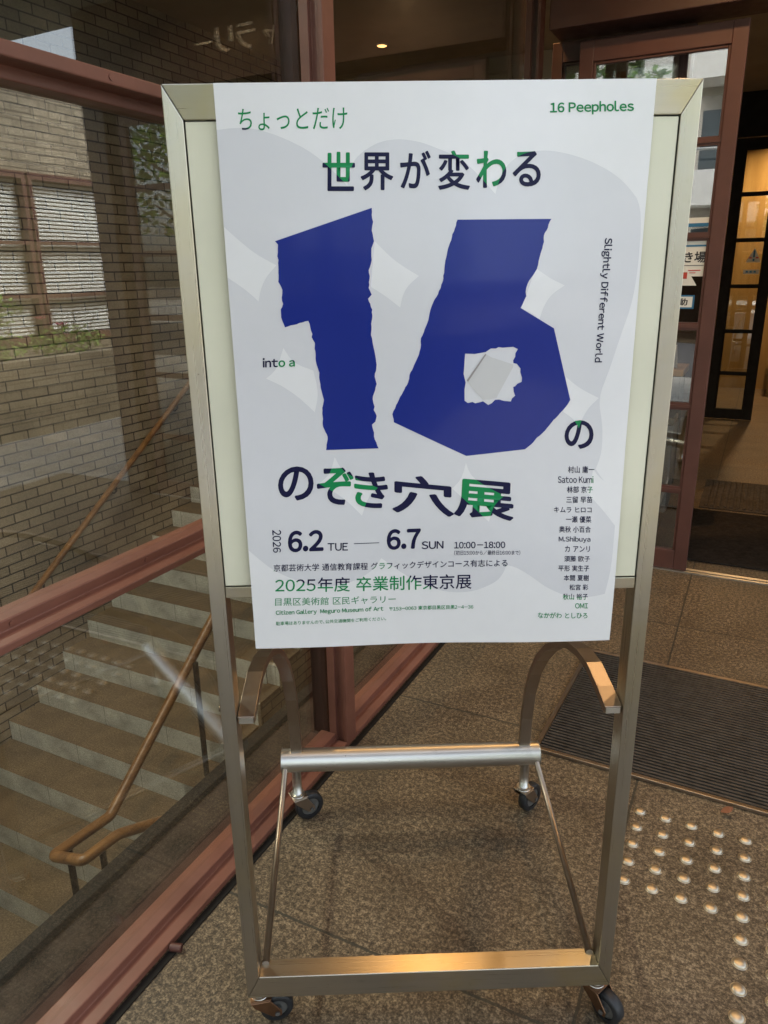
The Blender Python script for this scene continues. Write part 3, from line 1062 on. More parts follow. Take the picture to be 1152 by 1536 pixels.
def caster(x, y, zt, ang, fork, r=0.036):
    c = bpy.data.objects.new('caster', None)
    C.objects.link(c)
    c.empty_display_size = 0.05
    c.parent = sg
    c.location = (x, y, 0)
    c.rotation_euler = (0, 0, ang)
    off = 0.032          # wheel trails along local -Y
    k = r / 0.036
    H = 0.0735 * k
    b = B()
    b.cyl((0, 0, (zt + H + 0.004) / 2), 'z', 0.0125, zt - H - 0.004, 18)
    b.cyl((0, 0, H + 0.0065), 'z', 0.019, 0.006, 20)
    b.done('stem', M['steel_lite'], c)
    b = B()
    b.prism([(-0.021, 0.020), (0.021, 0.020), (0.021, -off * 0.7), (-0.021, -off * 0.7)], 'z', H, H + 0.0035)
    for s in (-1, 1):
        b.prism([(0.020, H), (-off * 0.6, H), (-off - 0.010, r + 0.004), (-off - 0.009, r - 0.008), (-off + 0.009, r - 0.008), (0.012, H - 0.014)], 'x', s * 0.0205 - 0.0015, s * 0.0205 + 0.0015)
    b.done('fork', fork, c, bevel=0.0015)
    w = B()
    prof = [(0.0, r * 0.55), (0.002, r * 0.80), (0.0105, r * 0.84), (0.0125, r * 0.9), (0.009, r), (0, r + 0.0005)]
    seg = 36
    rings = []
    full = [(-x, q) for x, q in prof[1:4]] + [(-0.009, r)] + [(0, r + 0.0005)] + [(0.009, r)] + [(x, q) for x, q in reversed(prof[1:4])]
    full = [(-0.0125, r * 0.62)] + [(-0.0125, r * 0.9), (-0.009, r * 0.985), (0, r), (0.009, r * 0.985), (0.0125, r * 0.9)] + [(0.0125, r * 0.62)]
    for xx, q in full:
        rings.append([w.bm.verts.new((xx, -off + q * math.cos(2 * math.pi * k / seg), r + q * math.sin(2 * math.pi * k / seg))) for k in range(seg)])
    for A, Bq in zip(rings, rings[1:]):
        for k in range(seg):
            f = w.bm.faces.new((A[k], Bq[k], Bq[(k + 1) % seg], A[(k + 1) % seg]))
            f.smooth = True
    wo = w.done('wheel', M['rubber'], c)
    b = B()
    b.cyl((0, -off, r), 'x', r * 0.63, 0.020, 28)
    b.cyl((0, -off, r), 'x', r * 0.28, 0.030, 20)
    b.cyl((0, -off, r), 'x', 0.005, 0.049, 12)
    b.done('hub', M['hub'], c)
caster(-0.345, 0.026, 0.0885, R(100), M['rust'], 0.034)
caster(0.345, 0.026, 0.0885, R(38), M['rust'], 0.034)
caster(-0.316, 0.611, 0.170, R(118), M['steel_dark'], 0.041)
caster(0.316, 0.611, 0.170, R(132), M['steel_dark'], 0.041)

# ------------------------------------------------------------------ poster (sizes in mm on the sheet, as printed)
D = {"text":[["ちょっとだけ",[[-263.9,1680.3],[-117.3,1680.8],[-118.2,1654.1],[-265.8,1654.1]],0],["16 Peepholes",[[156.4,1684.5],[270.7,1685.4],[272.1,1669.2],[157.3,1668.3]],0.026],["世",[[-152.8,1626.6],[-108.5,1626.1],[-109.9,1576.5],[-154.9,1577.1]],0.018],["界",[[-101.0,1625.4],[-56.1,1624.9],[-56.6,1576.7],[-102.2,1577.3]],0.018],["が",[[-46.9,1627.1],[-4.9,1626.6],[-4.7,1578.6],[-47.3,1579.2]],0.018],["変",[[5.2,1626.8],[49.2,1626.3],[50.2,1576.2],[5.6,1576.8]],0.018],["わ",[[57.5,1625.9],[99.2,1625.4],[100.9,1578.2],[58.6,1578.7]],0.018],["る",[[107.8,1624.9],[146.7,1624.5],[149.0,1579.3],[109.5,1579.8]],0.018],["into a",[[-252.3,1351.2],[-204.8,1351.0],[-205.5,1337.7],[-253.3,1337.1]],0.026],["Slightly Different World",[[256.1,1510.6],[253.1,1335.7],[238.8,1335.9],[241.2,1510.8]],0.022],["の",[[202.0,1249.4],[246.8,1248.5],[250.0,1203.4],[204.7,1204.4]],0.022],["村山 庸一",[[211.6,1177.1],[252.9,1176.2],[253.7,1164.9],[212.3,1165.8]],0.012],["Satoo Kumi",[[196.4,1161.4],[252.4,1160.2],[253.3,1148.8],[197.1,1150.1]],0.012],["林部 京子",[[211.7,1144.6],[252.5,1143.7],[253.3,1132.9],[212.4,1133.8]],0.012],["三留 早苗",[[211.3,1128.1],[252.9,1127.1],[253.6,1116.5],[212.0,1117.4]],0.012],["キムラ ヒロコ",[[192.9,1111.2],[252.7,1109.8],[253.4,1100.5],[193.4,1101.9]],0.012],["一瀬 優菜",[[212.4,1095.7],[253.0,1094.7],[253.7,1083.8],[213.1,1084.8]],0.012],["奥秋 小百合",[[202.5,1079.2],[253.3,1078.0],[254.1,1067.3],[203.1,1068.6]],0.012],["M.Shibuya",[[202.7,1062.1],[253.7,1060.8],[254.5,1049.7],[203.3,1051.0]],0.012],["カ アンリ",[[213.5,1046.0],[253.9,1045.0],[254.7,1034.4],[214.1,1035.5]],0.012],["須藤 欧子",[[213.1,1028.9],[254.9,1027.8],[255.6,1017.8],[213.7,1018.8]],0.012],["平形 実生子",[[204.6,1013.0],[254.9,1011.7],[255.6,1001.0],[205.2,1002.3]],0.012],["本間 夏樹",[[214.2,995.9],[255.5,994.8],[256.2,984.3],[214.8,985.5]],0.012],["松宮 彩",[[224.7,979.0],[255.5,978.2],[256.2,967.9],[225.3,968.7]],0.012],["秋山 裕子",[[214.7,962.8],[256.0,961.7],[256.8,950.7],[215.3,951.8]],0.012],["OMI",[[236.0,944.9],[257.2,944.4],[257.9,934.9],[236.6,935.5]],0.012],["なかがわ としひろ",[[175.4,929.9],[257.8,927.6],[258.6,916.7],[175.9,919.0]],0.012],["の",[[-239.5,1185.4],[-184.6,1184.2],[-187.0,1129.2],[-242.7,1130.5]],0.022],["ぞ",[[-179.9,1182.5],[-122.6,1181.2],[-124.3,1121.1],[-182.5,1122.5]],0.022],["き",[[-122.3,1176.4],[-69.5,1171.0],[-70.3,1113.2],[-123.8,1118.9]],0.022],["穴",[[-63.2,1171.9],[33.7,1160.0],[34.6,1097.4],[-64.0,1108.6]],0.022],["展",[[35.8,1162.1],[129.4,1151.4],[129.7,1088.3],[33.5,1099.6]],0.022],["2026",[[-240.3,1082.2],[-243.0,1044.0],[-255.3,1044.0],[-254.9,1082.6]],0.015],["6.2",[[-229.8,1080.3],[-173.1,1081.1],[-174.6,1044.9],[-231.8,1043.7]],0.034],["TUE",[[-167.7,1058.4],[-135.1,1058.4],[-135.5,1045.2],[-168.2,1045.3]],0.015],["6.7",[[-72.8,1079.8],[-18.5,1080.7],[-18.5,1045.5],[-73.3,1044.6]],0.034],["SUN",[[-17.4,1058.0],[18.0,1057.9],[18.1,1044.5],[-17.4,1044.6]],0.015],["10:00－18:00",[[35.2,1055.6],[117.4,1054.6],[117.8,1043.2],[35.3,1044.1]],0.02],["（初日15:00から/最終日16:00まで）",[[35.4,1040.7],[141.9,1039.1],[142.3,1031.0],[35.5,1032.6]],0.006],["京都芸術大学 通信教育課程 グラフィックデザインコース有志による",[[-256.0,1023.9],[121.9,1024.0],[122.4,1011.2],[-256.8,1011.2]],0.008],["2025年度 卒業制作東京展",[[-254.7,1000.0],[64.3,999.2],[64.9,972.6],[-256.3,974.7]],0.008],["目黒区美術館 区民ギャラリー",[[-256.8,965.2],[-59.6,964.6],[-59.8,950.8],[-257.7,950.9]],0.0],["Citizen Gallery  Meguro Museum of Art",[[-257.1,943.1],[-80.2,945.4],[-80.4,935.1],[-257.7,932.8]],0.02],["〒153-0063 東京都目黒区目黒2-4-36",[[-70.3,943.9],[68.5,943.9],[68.7,936.2],[-70.4,936.0]],0.01],["駐車場はありませんので、公共交通機関をご利用ください。",[[-257.8,922.9],[-75.9,925.9],[-76.0,919.2],[-258.2,915.8]],0.004]],"one":[[-224.0,1512.9],[-87.1,1554.7],[-87.3,1545.6],[-85.5,1536.5],[-87.7,1525.1],[-84.8,1510.9],[-88.7,1501.4],[-88.5,1485.9],[-93.1,1472.4],[-91.8,1464.2],[-93.7,1448.0],[-89.5,1438.5],[-94.9,1433.0],[-89.1,1418.0],[-91.7,1381.5],[-87.8,1361.8],[-84.1,1338.4],[-87.4,1321.1],[-84.6,1309.8],[-88.9,1295.9],[-91.1,1287.3],[-88.3,1275.7],[-89.9,1270.6],[-85.5,1261.7],[-87.7,1252.7],[-92.9,1248.2],[-90.0,1236.0],[-90.2,1229.9],[-83.3,1211.2],[-164.4,1209.5],[-161.2,1230.0],[-167.5,1245.6],[-167.5,1275.2],[-164.6,1287.3],[-168.7,1305.4],[-170.3,1321.3],[-169.7,1328.2],[-173.2,1340.0],[-175.1,1363.4],[-174.3,1371.5],[-178.8,1380.1],[-177.4,1384.5],[-182.6,1403.5],[-216.8,1394.7],[-221.5,1408.9],[-221.4,1420.1],[-217.5,1428.1],[-219.0,1436.3],[-217.4,1447.1],[-222.5,1458.0],[-220.5,1487.9],[-221.9,1492.8],[-220.1,1508.4]],"six":[[33.1,1537.8],[165.8,1537.1],[156.0,1514.9],[156.5,1506.6],[150.0,1481.5],[147.7,1470.0],[135.1,1450.1],[132.7,1438.7],[133.9,1433.1],[126.3,1416.8],[177.2,1387.0],[208.8,1280.5],[200.4,1267.2],[194.2,1260.2],[182.1,1246.2],[172.5,1233.7],[160.6,1223.2],[151.8,1212.4],[142.8,1205.2],[51.8,1197.1],[-59.7,1251.6],[-61.6,1264.0],[-55.9,1277.6],[-49.8,1290.1],[-37.6,1311.9],[-35.5,1322.7],[-23.5,1348.0],[-19.0,1361.6],[-18.6,1376.0],[-9.2,1397.8],[-4.9,1415.7],[0.8,1430.1],[6.1,1437.9],[12.6,1454.8],[16.3,1483.5],[21.3,1503.2]],"hole":[[46.6,1352.9],[60.8,1352.2],[77.1,1354.7],[84.5,1359.7],[91.9,1359.6],[96.0,1361.5],[102.3,1360.6],[117.7,1361.5],[124.9,1358.0],[121.5,1352.3],[121.4,1347.0],[118.4,1341.6],[119.1,1337.6],[124.1,1336.6],[130.1,1329.5],[130.2,1323.6],[133.0,1315.6],[132.8,1309.6],[126.3,1306.8],[123.1,1303.2],[120.4,1302.2],[121.3,1295.3],[124.0,1289.0],[119.1,1284.8],[117.6,1280.2],[107.0,1281.5],[99.5,1283.7],[93.3,1283.3],[88.6,1278.3],[83.4,1275.8],[75.3,1281.6],[68.0,1279.7],[63.5,1278.8],[59.4,1280.9],[52.3,1279.4],[47.2,1283.1],[46.9,1300.3],[48.4,1310.2],[45.0,1323.2],[45.8,1336.0]],"fold":[[77.6,1351.9],[85.0,1347.2],[102.9,1341.2],[118.7,1335.8],[118.8,1331.7],[107.1,1309.2],[95.3,1285.9],[83.7,1284.0],[75.3,1283.6],[62.3,1297.5],[51.0,1311.3]],"crease":[[76.6,1352.4],[77.9,1350.8],[52.0,1311.3],[49.9,1313.6]],"union":[[-300.8,1654.5],[-280.9,1656.7],[-262.9,1657.7],[-245.0,1656.3],[-227.3,1652.1],[-205.3,1644.5],[-183.2,1634.4],[-165.5,1624.3],[-150.5,1612.5],[-134.5,1598.0],[-120.3,1583.5],[-117.1,1597.8],[-110.2,1616.2],[-95.3,1628.4],[-73.2,1638.9],[-49.5,1642.0],[-22.2,1638.4],[-5.8,1633.2],[12.5,1626.4],[32.8,1618.7],[47.3,1608.1],[64.7,1592.2],[85.8,1570.6],[88.3,1580.9],[93.8,1597.0],[104.9,1611.2],[118.9,1620.2],[138.9,1625.0],[161.9,1625.1],[191.3,1619.4],[220.7,1609.8],[250.7,1595.1],[272.7,1577.8],[293.7,1554.1],[296.8,1489.3],[292.9,1424.9],[279.2,1377.6],[263.9,1319.1],[251.5,1282.2],[262.0,1237.8],[263.1,1195.7],[255.5,1171.3],[269.7,1150.4],[293.1,1135.6],[292.4,1078.8],[291.8,1005.0],[284.3,960.0],[259.1,954.7],[223.4,956.9],[189.4,972.2],[160.8,994.3],[138.3,1009.0],[120.6,1014.1],[115.7,997.9],[103.1,982.8],[73.8,969.4],[46.3,965.3],[13.3,969.8],[-19.6,984.9],[-52.2,1005.8],[-82.1,1031.0],[-95.4,1011.6],[-117.5,995.8],[-150.4,984.9],[-183.0,983.4],[-215.2,992.5],[-246.8,1007.4],[-267.4,1021.9],[-297.3,1052.5]],"stars":[[[-299.7,1537.6],[-273.6,1513.6],[-251.4,1495.5],[-224.0,1480.7],[-239.2,1465.6],[-247.8,1450.2],[-252.8,1431.8],[-269.0,1447.7],[-300.6,1469.2]],[[-83.8,1510.9],[-55.8,1483.6],[-21.4,1463.2],[-36.9,1450.6],[-44.7,1437.7],[-48.7,1420.1],[-67.9,1435.3],[-90.7,1449.6]],[[145.7,1471.6],[168.7,1456.6],[189.6,1447.0],[169.9,1434.4],[160.0,1417.7],[155.0,1400.7],[141.8,1410.4],[126.8,1416.3],[134.7,1436.8]],[[-221.1,1365.1],[-207.6,1342.6],[-178.5,1331.3],[-172.0,1297.5],[-179.3,1268.3],[-200.3,1290.0],[-224.3,1308.4],[-249.4,1320.8],[-232.8,1333.3]],[[199.5,1315.4],[223.0,1296.9],[252.5,1282.2],[237.2,1267.2],[228.2,1248.9],[224.9,1236.5],[215.7,1251.2],[198.6,1262.8],[204.0,1275.0]],[[-151.5,1198.3],[-141.9,1177.9],[-118.5,1163.4],[-85.5,1148.6],[-101.4,1133.7],[-111.6,1103.1],[-130.0,1123.4],[-150.4,1140.3],[-177.9,1156.2],[-159.7,1170.8]],[[51.5,1185.9],[58.7,1165.9],[80.1,1149.2],[113.3,1131.0],[96.8,1115.9],[90.2,1088.2],[70.5,1107.6],[54.3,1122.4],[30.8,1144.9],[45.2,1159.8]],[[251.3,1171.4],[264.1,1154.8],[297.5,1134.4],[295.0,1074.2],[277.0,1097.1],[261.8,1114.2],[244.5,1133.4],[249.6,1150.8]]],"dash":[[-125.5,1057.3],[-85.1,1058.1],[-85.1,1057.0],[-125.6,1056.2]],"corners":[[-292.3,1711.8],[299.1,1711.1],[299.8,874.9],[-295.7,873.7]]}
def wave(x, z):
    """how far the loose sheet stands off the frame (towards the viewer)"""
    top = max(0.0, min(1.0, (1.705 - z) / 0.25))
    w = 0.0016 * math.sin(9.5 * x + 5.0 * z + 0.6) + 0.0012 * math.sin(17.0 * x - 9.0 * z) + 0.0010 * math.sin(14 * z + 3 * x)
    low = max(0.0, 0.98 - z)
    return 0.0035 + top * (0.0028 + 1.5 * w) + 0.02 * low * low + 0.004 * low
def sheet_pt(x, z, lift=0.0):
    return (x, -wave(x, z) - lift, z)
def inside(poly, x, z):
    r = False
    n = len(poly)
    for i in range(n):
        x0, z0 = poly[i]; x1, z1 = poly[(i + 1) % n]
        if (z0 > z) != (z1 > z) and x < (x1 - x0) * (z - z0) / (z1 - z0) + x0:
            r = not r
    return r
mm = lambda L: [(a / 1000, c / 1000) for a, c in L]
UNION = mm(D['union'])
STARS = [mm(s) for s in D['stars']]
def smooth(poly, keep):
    """round the arcs: one Chaikin pass, sharp corners kept"""
    out = []
    n = len(poly)
    for i in range(n):
        p, q, s = poly[i - 1], poly[i], poly[(i + 1) % n]
        a = math.atan2(q[1] - p[1], q[0] - p[0]); c = math.atan2(s[1] - q[1], s[0] - q[0])
        t = abs((c - a + math.pi) % (2 * math.pi) - math.pi)
        if t > keep:
            out.append(q)
        else:
            out += [(q[0] * 0.75 + p[0] * 0.25, q[1] * 0.75 + p[1] * 0.25), (q[0] * 0.75 + s[0] * 0.25, q[1] * 0.75 + s[1] * 0.25)]
    return out
for _ in range(2):
    UNION = smooth(UNION, 0.75)
    STARS = [smooth(s, 0.75) for s in STARS]
def grey_at(x, z):
    return inside(UNION, x, z) and not any(inside(s, x, z) for s in STARS)
EDGES = [(p[i], p[(i + 1) % len(p)]) for p in [UNION] + STARS for i in range(len(p))]

def cut(bm, p, q, pad=0.0):
    """cut the flat (x, z) mesh along the segment p-q, only where faces touch its box"""
    x0, x1 = sorted((p[0], q[0])); z0, z1 = sorted((p[1], q[1]))
    fs = []
    for f in bm.faces:
        fx = [v.co.x for v in f.verts]; fz = [v.co.z for v in f.verts]
        if max(fx) >= x0 and min(fx) <= x1 and max(fz) >= z0 and min(fz) <= z1:
            fs.append(f)
    if fs:
        geom = list({g for f in fs for g in (*f.verts, *f.edges)}) + fs
        bmesh.ops.bisect_plane(bm, geom=geom, dist=1e-6, plane_co=(p[0], 0, p[1]), plane_no=(q[1] - p[1], 0, p[0] - q[0]))
def gridcut(bm, step):
    for ax in (0, 2):
        vals = [v.co[ax] for v in bm.verts]
        k = math.ceil(min(vals) / step)
        while k * step < max(vals):
            co = [0, 0, 0]; no = [0, 0, 0]
            co[ax] = k * step; no[ax] = 1
            bmesh.ops.bisect_plane(bm, geom=bm.verts[:] + bm.edges[:] + bm.faces[:], dist=1e-6, plane_co=co, plane_no=no)
            k += 1
def finish(bm, name, mats, parent, lift, split=True):
    gridcut(bm, 0.02)
    if split:
        xs = [v.co.x for v in bm.verts]; zs = [v.co.z for v in bm.verts]
        for p, q in EDGES:
            if max(p[0], q[0]) >= min(xs) and min(p[0], q[0]) <= max(xs) and max(p[1], q[1]) >= min(zs) and min(p[1], q[1]) <= max(zs):
                cut(bm, p, q)
        for f in bm.faces:
            c = f.calc_center_median()
            f.material_index = 1 if grey_at(c.x, c.z) else 0
    for v in bm.verts:
        v.co = sheet_pt(v.co.x, v.co.z, lift - v.co.y)
    for f in bm.faces:
        f.smooth = True
        f.normal_update()
        if f.normal.y > 0:
            f.normal_flip()
    bx = B(); bx.bm.free(); bx.bm = bm
    return bx.done(name, mats, parent, rotz=(0.0 if parent else TH))

co = mm(D['corners'])
X0, X1 = -0.2945, 0.2995
Z0, Z1 = 0.8740, 1.7115
bm = bmesh.new()
vs = [bm.verts.new(p) for p in ((X0, 0, Z0), (X1, 0, Z0), (X1, 0, Z1), (X0, 0, Z1))]
bm.faces.new(vs)
poster = finish(bm, 'poster', [M['paper'], M['paper_grey']], None, 0.0)
so = poster.modifiers.new('thick', 'SOLIDIFY')
so.thickness = 0.0004
so.offset = -1
so.use_rim = False
tag(poster, 'glossy white exhibition poster with a huge torn-edged blue 16, hung over the steel sign stand', 'poster')

def fill(loops, name, mats, lift, split=False):
    bm = bmesh.new()
    es = []
    for L in loops:
        V = [bm.verts.new((x, 0, z)) for x, z in L]
        es += [bm.edges.new((V[i], V[(i + 1) % len(V)])) for i in range(len(V))]
    bmesh.ops.triangle_fill(bm, edges=es, use_beauty=True)
    return finish(bm, name, mats, poster, lift, split)
def torn(poly, amp, seed):
    """break up the longer edges a little, as torn paper does"""
    r = random.Random(seed)
    out = []
    for i in range(len(poly)):
        p, q = poly[i], poly[(i + 1) % len(poly)]
        out.append(p)
        L = math.dist(p, q)
        if 0.006 < L < 0.05:
            k = int(L / 0.004)
            for j in range(1, k):
                t = j / k
                d = r.uniform(-amp, amp)
                out.append((p[0] + (q[0] - p[0]) * t + (q[1] - p[1]) / L * d, p[1] + (q[1] - p[1]) * t - (q[0] - p[0]) / L * d))
    return out
fill([torn(mm(D['one']), 0.0006, 1)], 'printed_numeral', M['blue'], 0.0004)
fill([torn(mm(D['six']), 0.0006, 2), mm(D['hole'])], 'printed_numeral', M['blue'], 0.0004)
fill([mm(D['fold'])], 'printed_fold', M['fold'], 0.0004)
fill([mm(D['crease'])], 'printed_crease', M['crease'], 0.0008)
fill([mm(D['dash'])], 'printed_dash', M['navy'], 0.0004)

for s, quad, bold in D['text']:
    vs, fs = text_mesh(s, bold, 3 if len(s) > 6 else 5)
    TL, TR, BR, BL = mm(quad)
    bm = bmesh.new()
    V = []
    for u, v, k in vs:
        x = (BL[0] * (1 - u) + BR[0] * u) * (1 - v) + (TL[0] * (1 - u) + TR[0] * u) * v
        z = (BL[1] * (1 - u) + BR[1] * u) * (1 - v) + (TL[1] * (1 - u) + TR[1] * u) * v
        V.append(bm.verts.new((x, -0.00003 * k, z)))
    for f in fs:
        try:
            bm.faces.new([V[i] for i in f])
        except ValueError:
            pass
    finish(bm, 'lettering', [M['green'], M['navy']], poster, 0.0004)

# ------------------------------------------------------------------ lit ceiling lamps (one is seen through the glass)
def downlight(x, y, z, watt, col, label, spread=150):
    t = thing('downlight', label, 'lamp', (x, y, z), 0, 'recessed ceiling downlights')
    b = B()
    for r0, r1, za, zb in ((0.085, 0.062, -0.004, -0.006), (0.085, 0.085, 0.0, -0.004)):
        pass
    b.tube([(0, 0, -0.0005), (0, 0, -0.012)], [0.058, 0.052], 28)
    b.done('trim_ring', M['white'], t)
    b = B()
    b.tube([(0, 0, -0.0125), (0, 0, -0.016)], [0.046, 0.042], 28)
    b.done('lens', M['lens'], t)
    ld = bpy.data.lights.new('downlight_lamp', 'AREA')
    ld.shape = 'DISK'
    ld.size = 0.09
    ld.energy = watt
    ld.color = col
    ld.spread = R(spread)
    lo = bpy.data.objects.new('downlight_lamp', ld)
    C.objects.link(lo)
    lo.parent = t
    lo.location = (0, 0, -0.02)
    return t
WARM = (1.0, 0.62, 0.30)
DEEP = (1.0, 0.50, 0.18)
SOFT = (1.0, 0.90, 0.74)
for x, y, w, c, lab in (
        (-3.25, 6.4, 5, SOFT, 'round lit downlight in the stair hall ceiling, seen through the glass above the poster'),
        (-3.4, 0.8, 21, SOFT, 'round downlight added out of view to light the lower half of the stairs'),  # added, unseen lamp to brighten the stairs
        (-2.6, -1.3, 23, SOFT, 'round downlight added out of view over the landing to light the risers'),  # added, unseen lamp set to strike the risers from the front
        (-1.15, 2.6, 9, DEEP, 'round lit downlight just inside the second glass bay'),
        (0.9, 5.6, 0.4, WARM, 'round lit downlight in the lobby ceiling inside the doorway'),
        (0.55, 8.9, 10, WARM, 'round lit downlight close to the wooden lobby wall'),
        (0.15, 2.1, 1.8, WARM, 'round lit downlight under the canopy, left of the pair above the door'),
        (1.15, 2.1, 1.8, WARM, 'round lit downlight under the canopy, right of the pair above the door'),
        (0.6, 0.95, 1.4, WARM, 'round lit downlight under the middle of the canopy')):
    downlight(x, y, 3.579 if x < -0.6 else 2.949, w, c, lab)

# ------------------------------------------------------------------ wing with planter on the right (mirrored in the glass wall)
b = B()
b.box(4.4, 4.55, 2.6, 8.5, 0, 0.72)
b.box(4.4, 5.15, 2.45, 2.6, 0, 0.72)
pl = tag(b.done('brick_planter', M['brick_y']), 'long brick planter in front of the window wing', 'planter')
b = B()
b.box(4.55, 5.15, 2.6, 8.5, 0.0, 0.66)
b.done('soil', M['soil'], pl)
def leaves(b, c, rad, n, size, rnd, mi=0, flat=1.0):
    for _ in range(n):
        while True:
            p = Vector((rnd.uniform(-1, 1), rnd.uniform(-1, 1), rnd.uniform(-1, 1)))
            if 0.25 < p.length < 1:
                break
        p = Vector((p.x * rad[0], p.y * rad[1], p.z * rad[2])) + Vector(c)
        a = Vector((rnd.uniform(-1, 1), rnd.uniform(-1, 1), rnd.uniform(-0.6, 0.6))).normalized()
        d = a.cross(Vector((rnd.uniform(-1, 1), rnd.uniform(-1, 1), rnd.uniform(-1, 1)))).normalized()
        s = size * rnd.uniform(0.6, 1.3)
        b.quad([p - a * s, p + d * s * 0.45, p + a * s, p - d * s * 0.45], mi)
rnd = random.Random(11)
lab = ['low bright green shrub at the near end of the brick planter', 'loose yellow green shrub with bare twigs in the brick planter', 'bright green ground shrub in the middle of the brick planter', 'low green shrub at the far end of the brick planter']
for i, y in enumerate((2.9, 3.7, 4.7, 6.2)):
    t = thing('shrub', lab[i], 'shrub', (4.85, y, 0.66))
    b = B()
    leaves(b, (0, 0, 0.16), (0.24, 0.48, 0.17), 420, 0.035, rnd)
    if i == 1:
        leaves(b, (0, 0.1, 0.5), (0.2, 0.4, 0.16), 240, 0.035, rnd)
    b.done('foliage', M['leaf_b'], t)
    b = B()
    for k in range(9):
        p = Vector((rnd.uniform(-0.1, 0.1), rnd.uniform(-0.3, 0.3), 0))
        q = p + Vector((rnd.uniform(-0.1, 0.1), rnd.uniform(-0.15, 0.15), 0.3))
        b.tube([p, q, q + Vector((rnd.uniform(-0.08, 0.08), rnd.uniform(-0.12, 0.12), rnd.uniform(0.05, 0.28)))], [0.006, 0.005, 0.003], 6)
    b.done('stem', M['bark'], t)
for i, (y, z) in enumerate(((4.35, 1.05), (4.6, 0.98))):
    t = thing('flower', ['pink flower standing tallest over the planter', 'pink flower a little lower and farther along the planter'][i], 'flower', (4.8, y, 0.66))
    b = B()
    b.tube([(0, 0, 0), (0.01, 0.02, z - 0.66)], 0.004, 6)
    b.done('stem', M['leaf_b'], t)
    b = B()
    for k in range(7):
        a = k * 2 * math.pi / 7
        b.quad([(0.01, 0.02, z - 0.66), (0.01 + 0.05 * math.cos(a - 0.4), 0.02 + 0.05 * math.sin(a - 0.4), z - 0.64), (0.01 + 0.065 * math.cos(a), 0.02 + 0.065 * math.sin(a), z - 0.625), (0.01 + 0.05 * math.cos(a + 0.4), 0.02 + 0.05 * math.sin(a + 0.4), z - 0.64)])
    b.done('petals', M['pink'], t)
t = thing('window_wing', 'low wing with white blinds in brown framed windows', 'building', (5.3, 2.45, 0))
b = B()
b.box(0.0, 5.0, 0, 12, 0, 0.78)
b.box(0.0, 5.0, 0, 12, 2.52, 3.35)
b.box(0.25, 5.0, 0, 12, 0.781, 2.519)
b.done('wall', M['brick_y'], t)
for i in range(6):
    y0 = 0.43 + i * 1.98
    w = B()
    for q in ((y0, y0 + 0.05, 0.781, 2.519), (y0 + 1.90, y0 + 1.95, 0.781, 2.519), (y0 + 0.05, y0 + 1.90, 0.781, 0.86), (y0 + 0.05, y0 + 1.90, 2.45, 2.519), (y0 + 0.05, y0 + 1.90, 1.25, 1.29), (y0 + 0.05, y0 + 1.90, 1.80, 1.835)):
        w.box(-0.02, 0.06, *q)
    fr = w.done('window', M['brown'], t)
    b = B()
    n = 40
    for k in range(n):
        z = 0.88 + (2.43 - 0.88) * k / (n - 1)
        b.box(0.09, 0.115, y0 + 0.06, y0 + 1.89, z - 0.014, z + 0.010)
    b.done('blind', M['blind'], fr)
    b = B()
    b.box(0.20, 0.245, y0 + 0.05, y0 + 1.90, 0.87, 2.45)
    b.done('pane', M['winglass'], fr)

# ------------------------------------------------------------------ street side behind the viewer (seen in door glass and steel)
t = thing('apartment_block', 'pale apartment block with balconies across the street, mirrored in the door glass', 'building', (-2.4, -15.5, 0))
b = B()
b.box(0, 8.6, -8, 0, 0, 11)
b.done('wall', M['facade'], t)
for fl in range(4):
    z = 0.3 + fl * 2.75
    for k in range(2):
        x = 0.5 + k * 3.95
        b = B()
        b.box(x, x + 3.5, 0.001, 1.1, z - 0.14, z)
        b.box(x, x + 3.5, 1.02, 1.1, z + 0.001, z + 0.65)
        bo = b.done('balcony', M['white'], t)
        b = B()
        b.tube([(x, 1.06, z + 1.1), (x + 3.5, 1.06, z + 1.1)], 0.03, 8)
        for j in range(5):
            b.tube([(x + 0.02 + j * 0.865, 1.06, z + 0.65), (x + 0.02 + j * 0.865, 1.06, z + 1.1)], 0.02, 6)
        b.done('railing', M['white'], bo)
        b = B()
        b.box(x + 0.3, x + 3.2, 0.002, 0.05, z + 0.05, z + 2.1)
        b.done('window', M['winglass'], t)
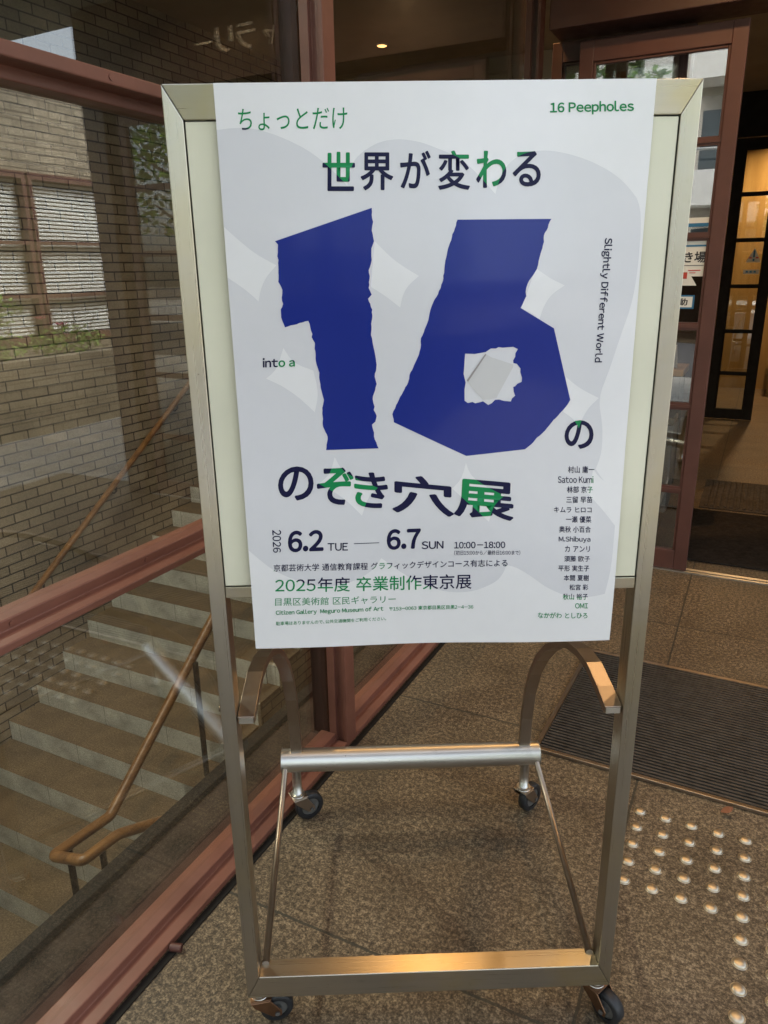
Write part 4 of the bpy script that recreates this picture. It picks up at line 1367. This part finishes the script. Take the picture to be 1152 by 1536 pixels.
def tree(loc, h, rad, seed, label, mat, n=2600):
    r = random.Random(seed)
    t = thing('tree', label, 'tree', loc, 0, 'trees across the street')
    b = B()
    b.tube([(0, 0, 0), (0.05, 0.03, h * 0.3), (0.0, 0.1, h * 0.6), (0.05, 0.1, h * 0.85)], [0.16, 0.13, 0.08, 0.03], 10)
    tips = []
    for k in range(9):
        a = k * 2.4
        z = h * (0.35 + 0.05 * k)
        q = Vector((math.cos(a) * rad * 0.65, math.sin(a) * rad * 0.65, z + h * 0.14))
        b.tube([(0, 0.05, z), q * 0.5 + Vector((0, 0, z * 0.5)), q], [0.06, 0.04, 0.015], 6)
        tips.append(q)
    b.done('trunk', M['bark'], t)
    b = B()
    tips += [Vector((0, 0, h * 0.85)), Vector((0.3, 0.2, h * 0.7))]
    for q in tips:
        leaves(b, q, (rad * 0.45, rad * 0.45, h * 0.13), n // len(tips), 0.11, r)
    b.done('crown', mat, t)
    return t
t = thing('added_hedge', 'dark green foliage row added out of view across the street to darken the poster reflections', 'added_hedge', (1.6, -13.0, 0))  # added, unseen: gives the blue numeral something dark to reflect
b = B()
r_ = random.Random(21)
for k in range(18):
    leaves(b, (0.3 + k * 0.30, r_.uniform(-0.1, 0.1), 0.95), (0.32, 0.45, 1.0), 150, 0.075, r_)
b.done('foliage', M['leaf_a'], t)
b = B()
for k in range(10):
    b.tube([(0.4 + k * 0.55, 0, 0), (0.45 + k * 0.55, 0.05, 0.9)], [0.03, 0.015], 6)
b.done('stem', M['bark'], t)
tree((-4.5, -9.0, 0), 6.5, 2.2, 1, 'leafy street tree left of the apartment block', M['leaf_a'])
tree((-8.0, -6.0, 0), 6.0, 2.4, 2, 'broad bright green street tree furthest left', M['leaf_b'])
tree((1.2, -8.6, 0), 5.2, 1.5, 3, 'slender tree in front of the apartment block', M['leaf_a'])
tree((4.3, -9.3, 0), 6.0, 2.0, 4, 'tall tree in front of the right end of the apartment block', M['leaf_a'])
tree((9.0, -6.8, 0), 6.0, 2.2, 5, 'bright green tree right of the apartment block', M['leaf_b'])
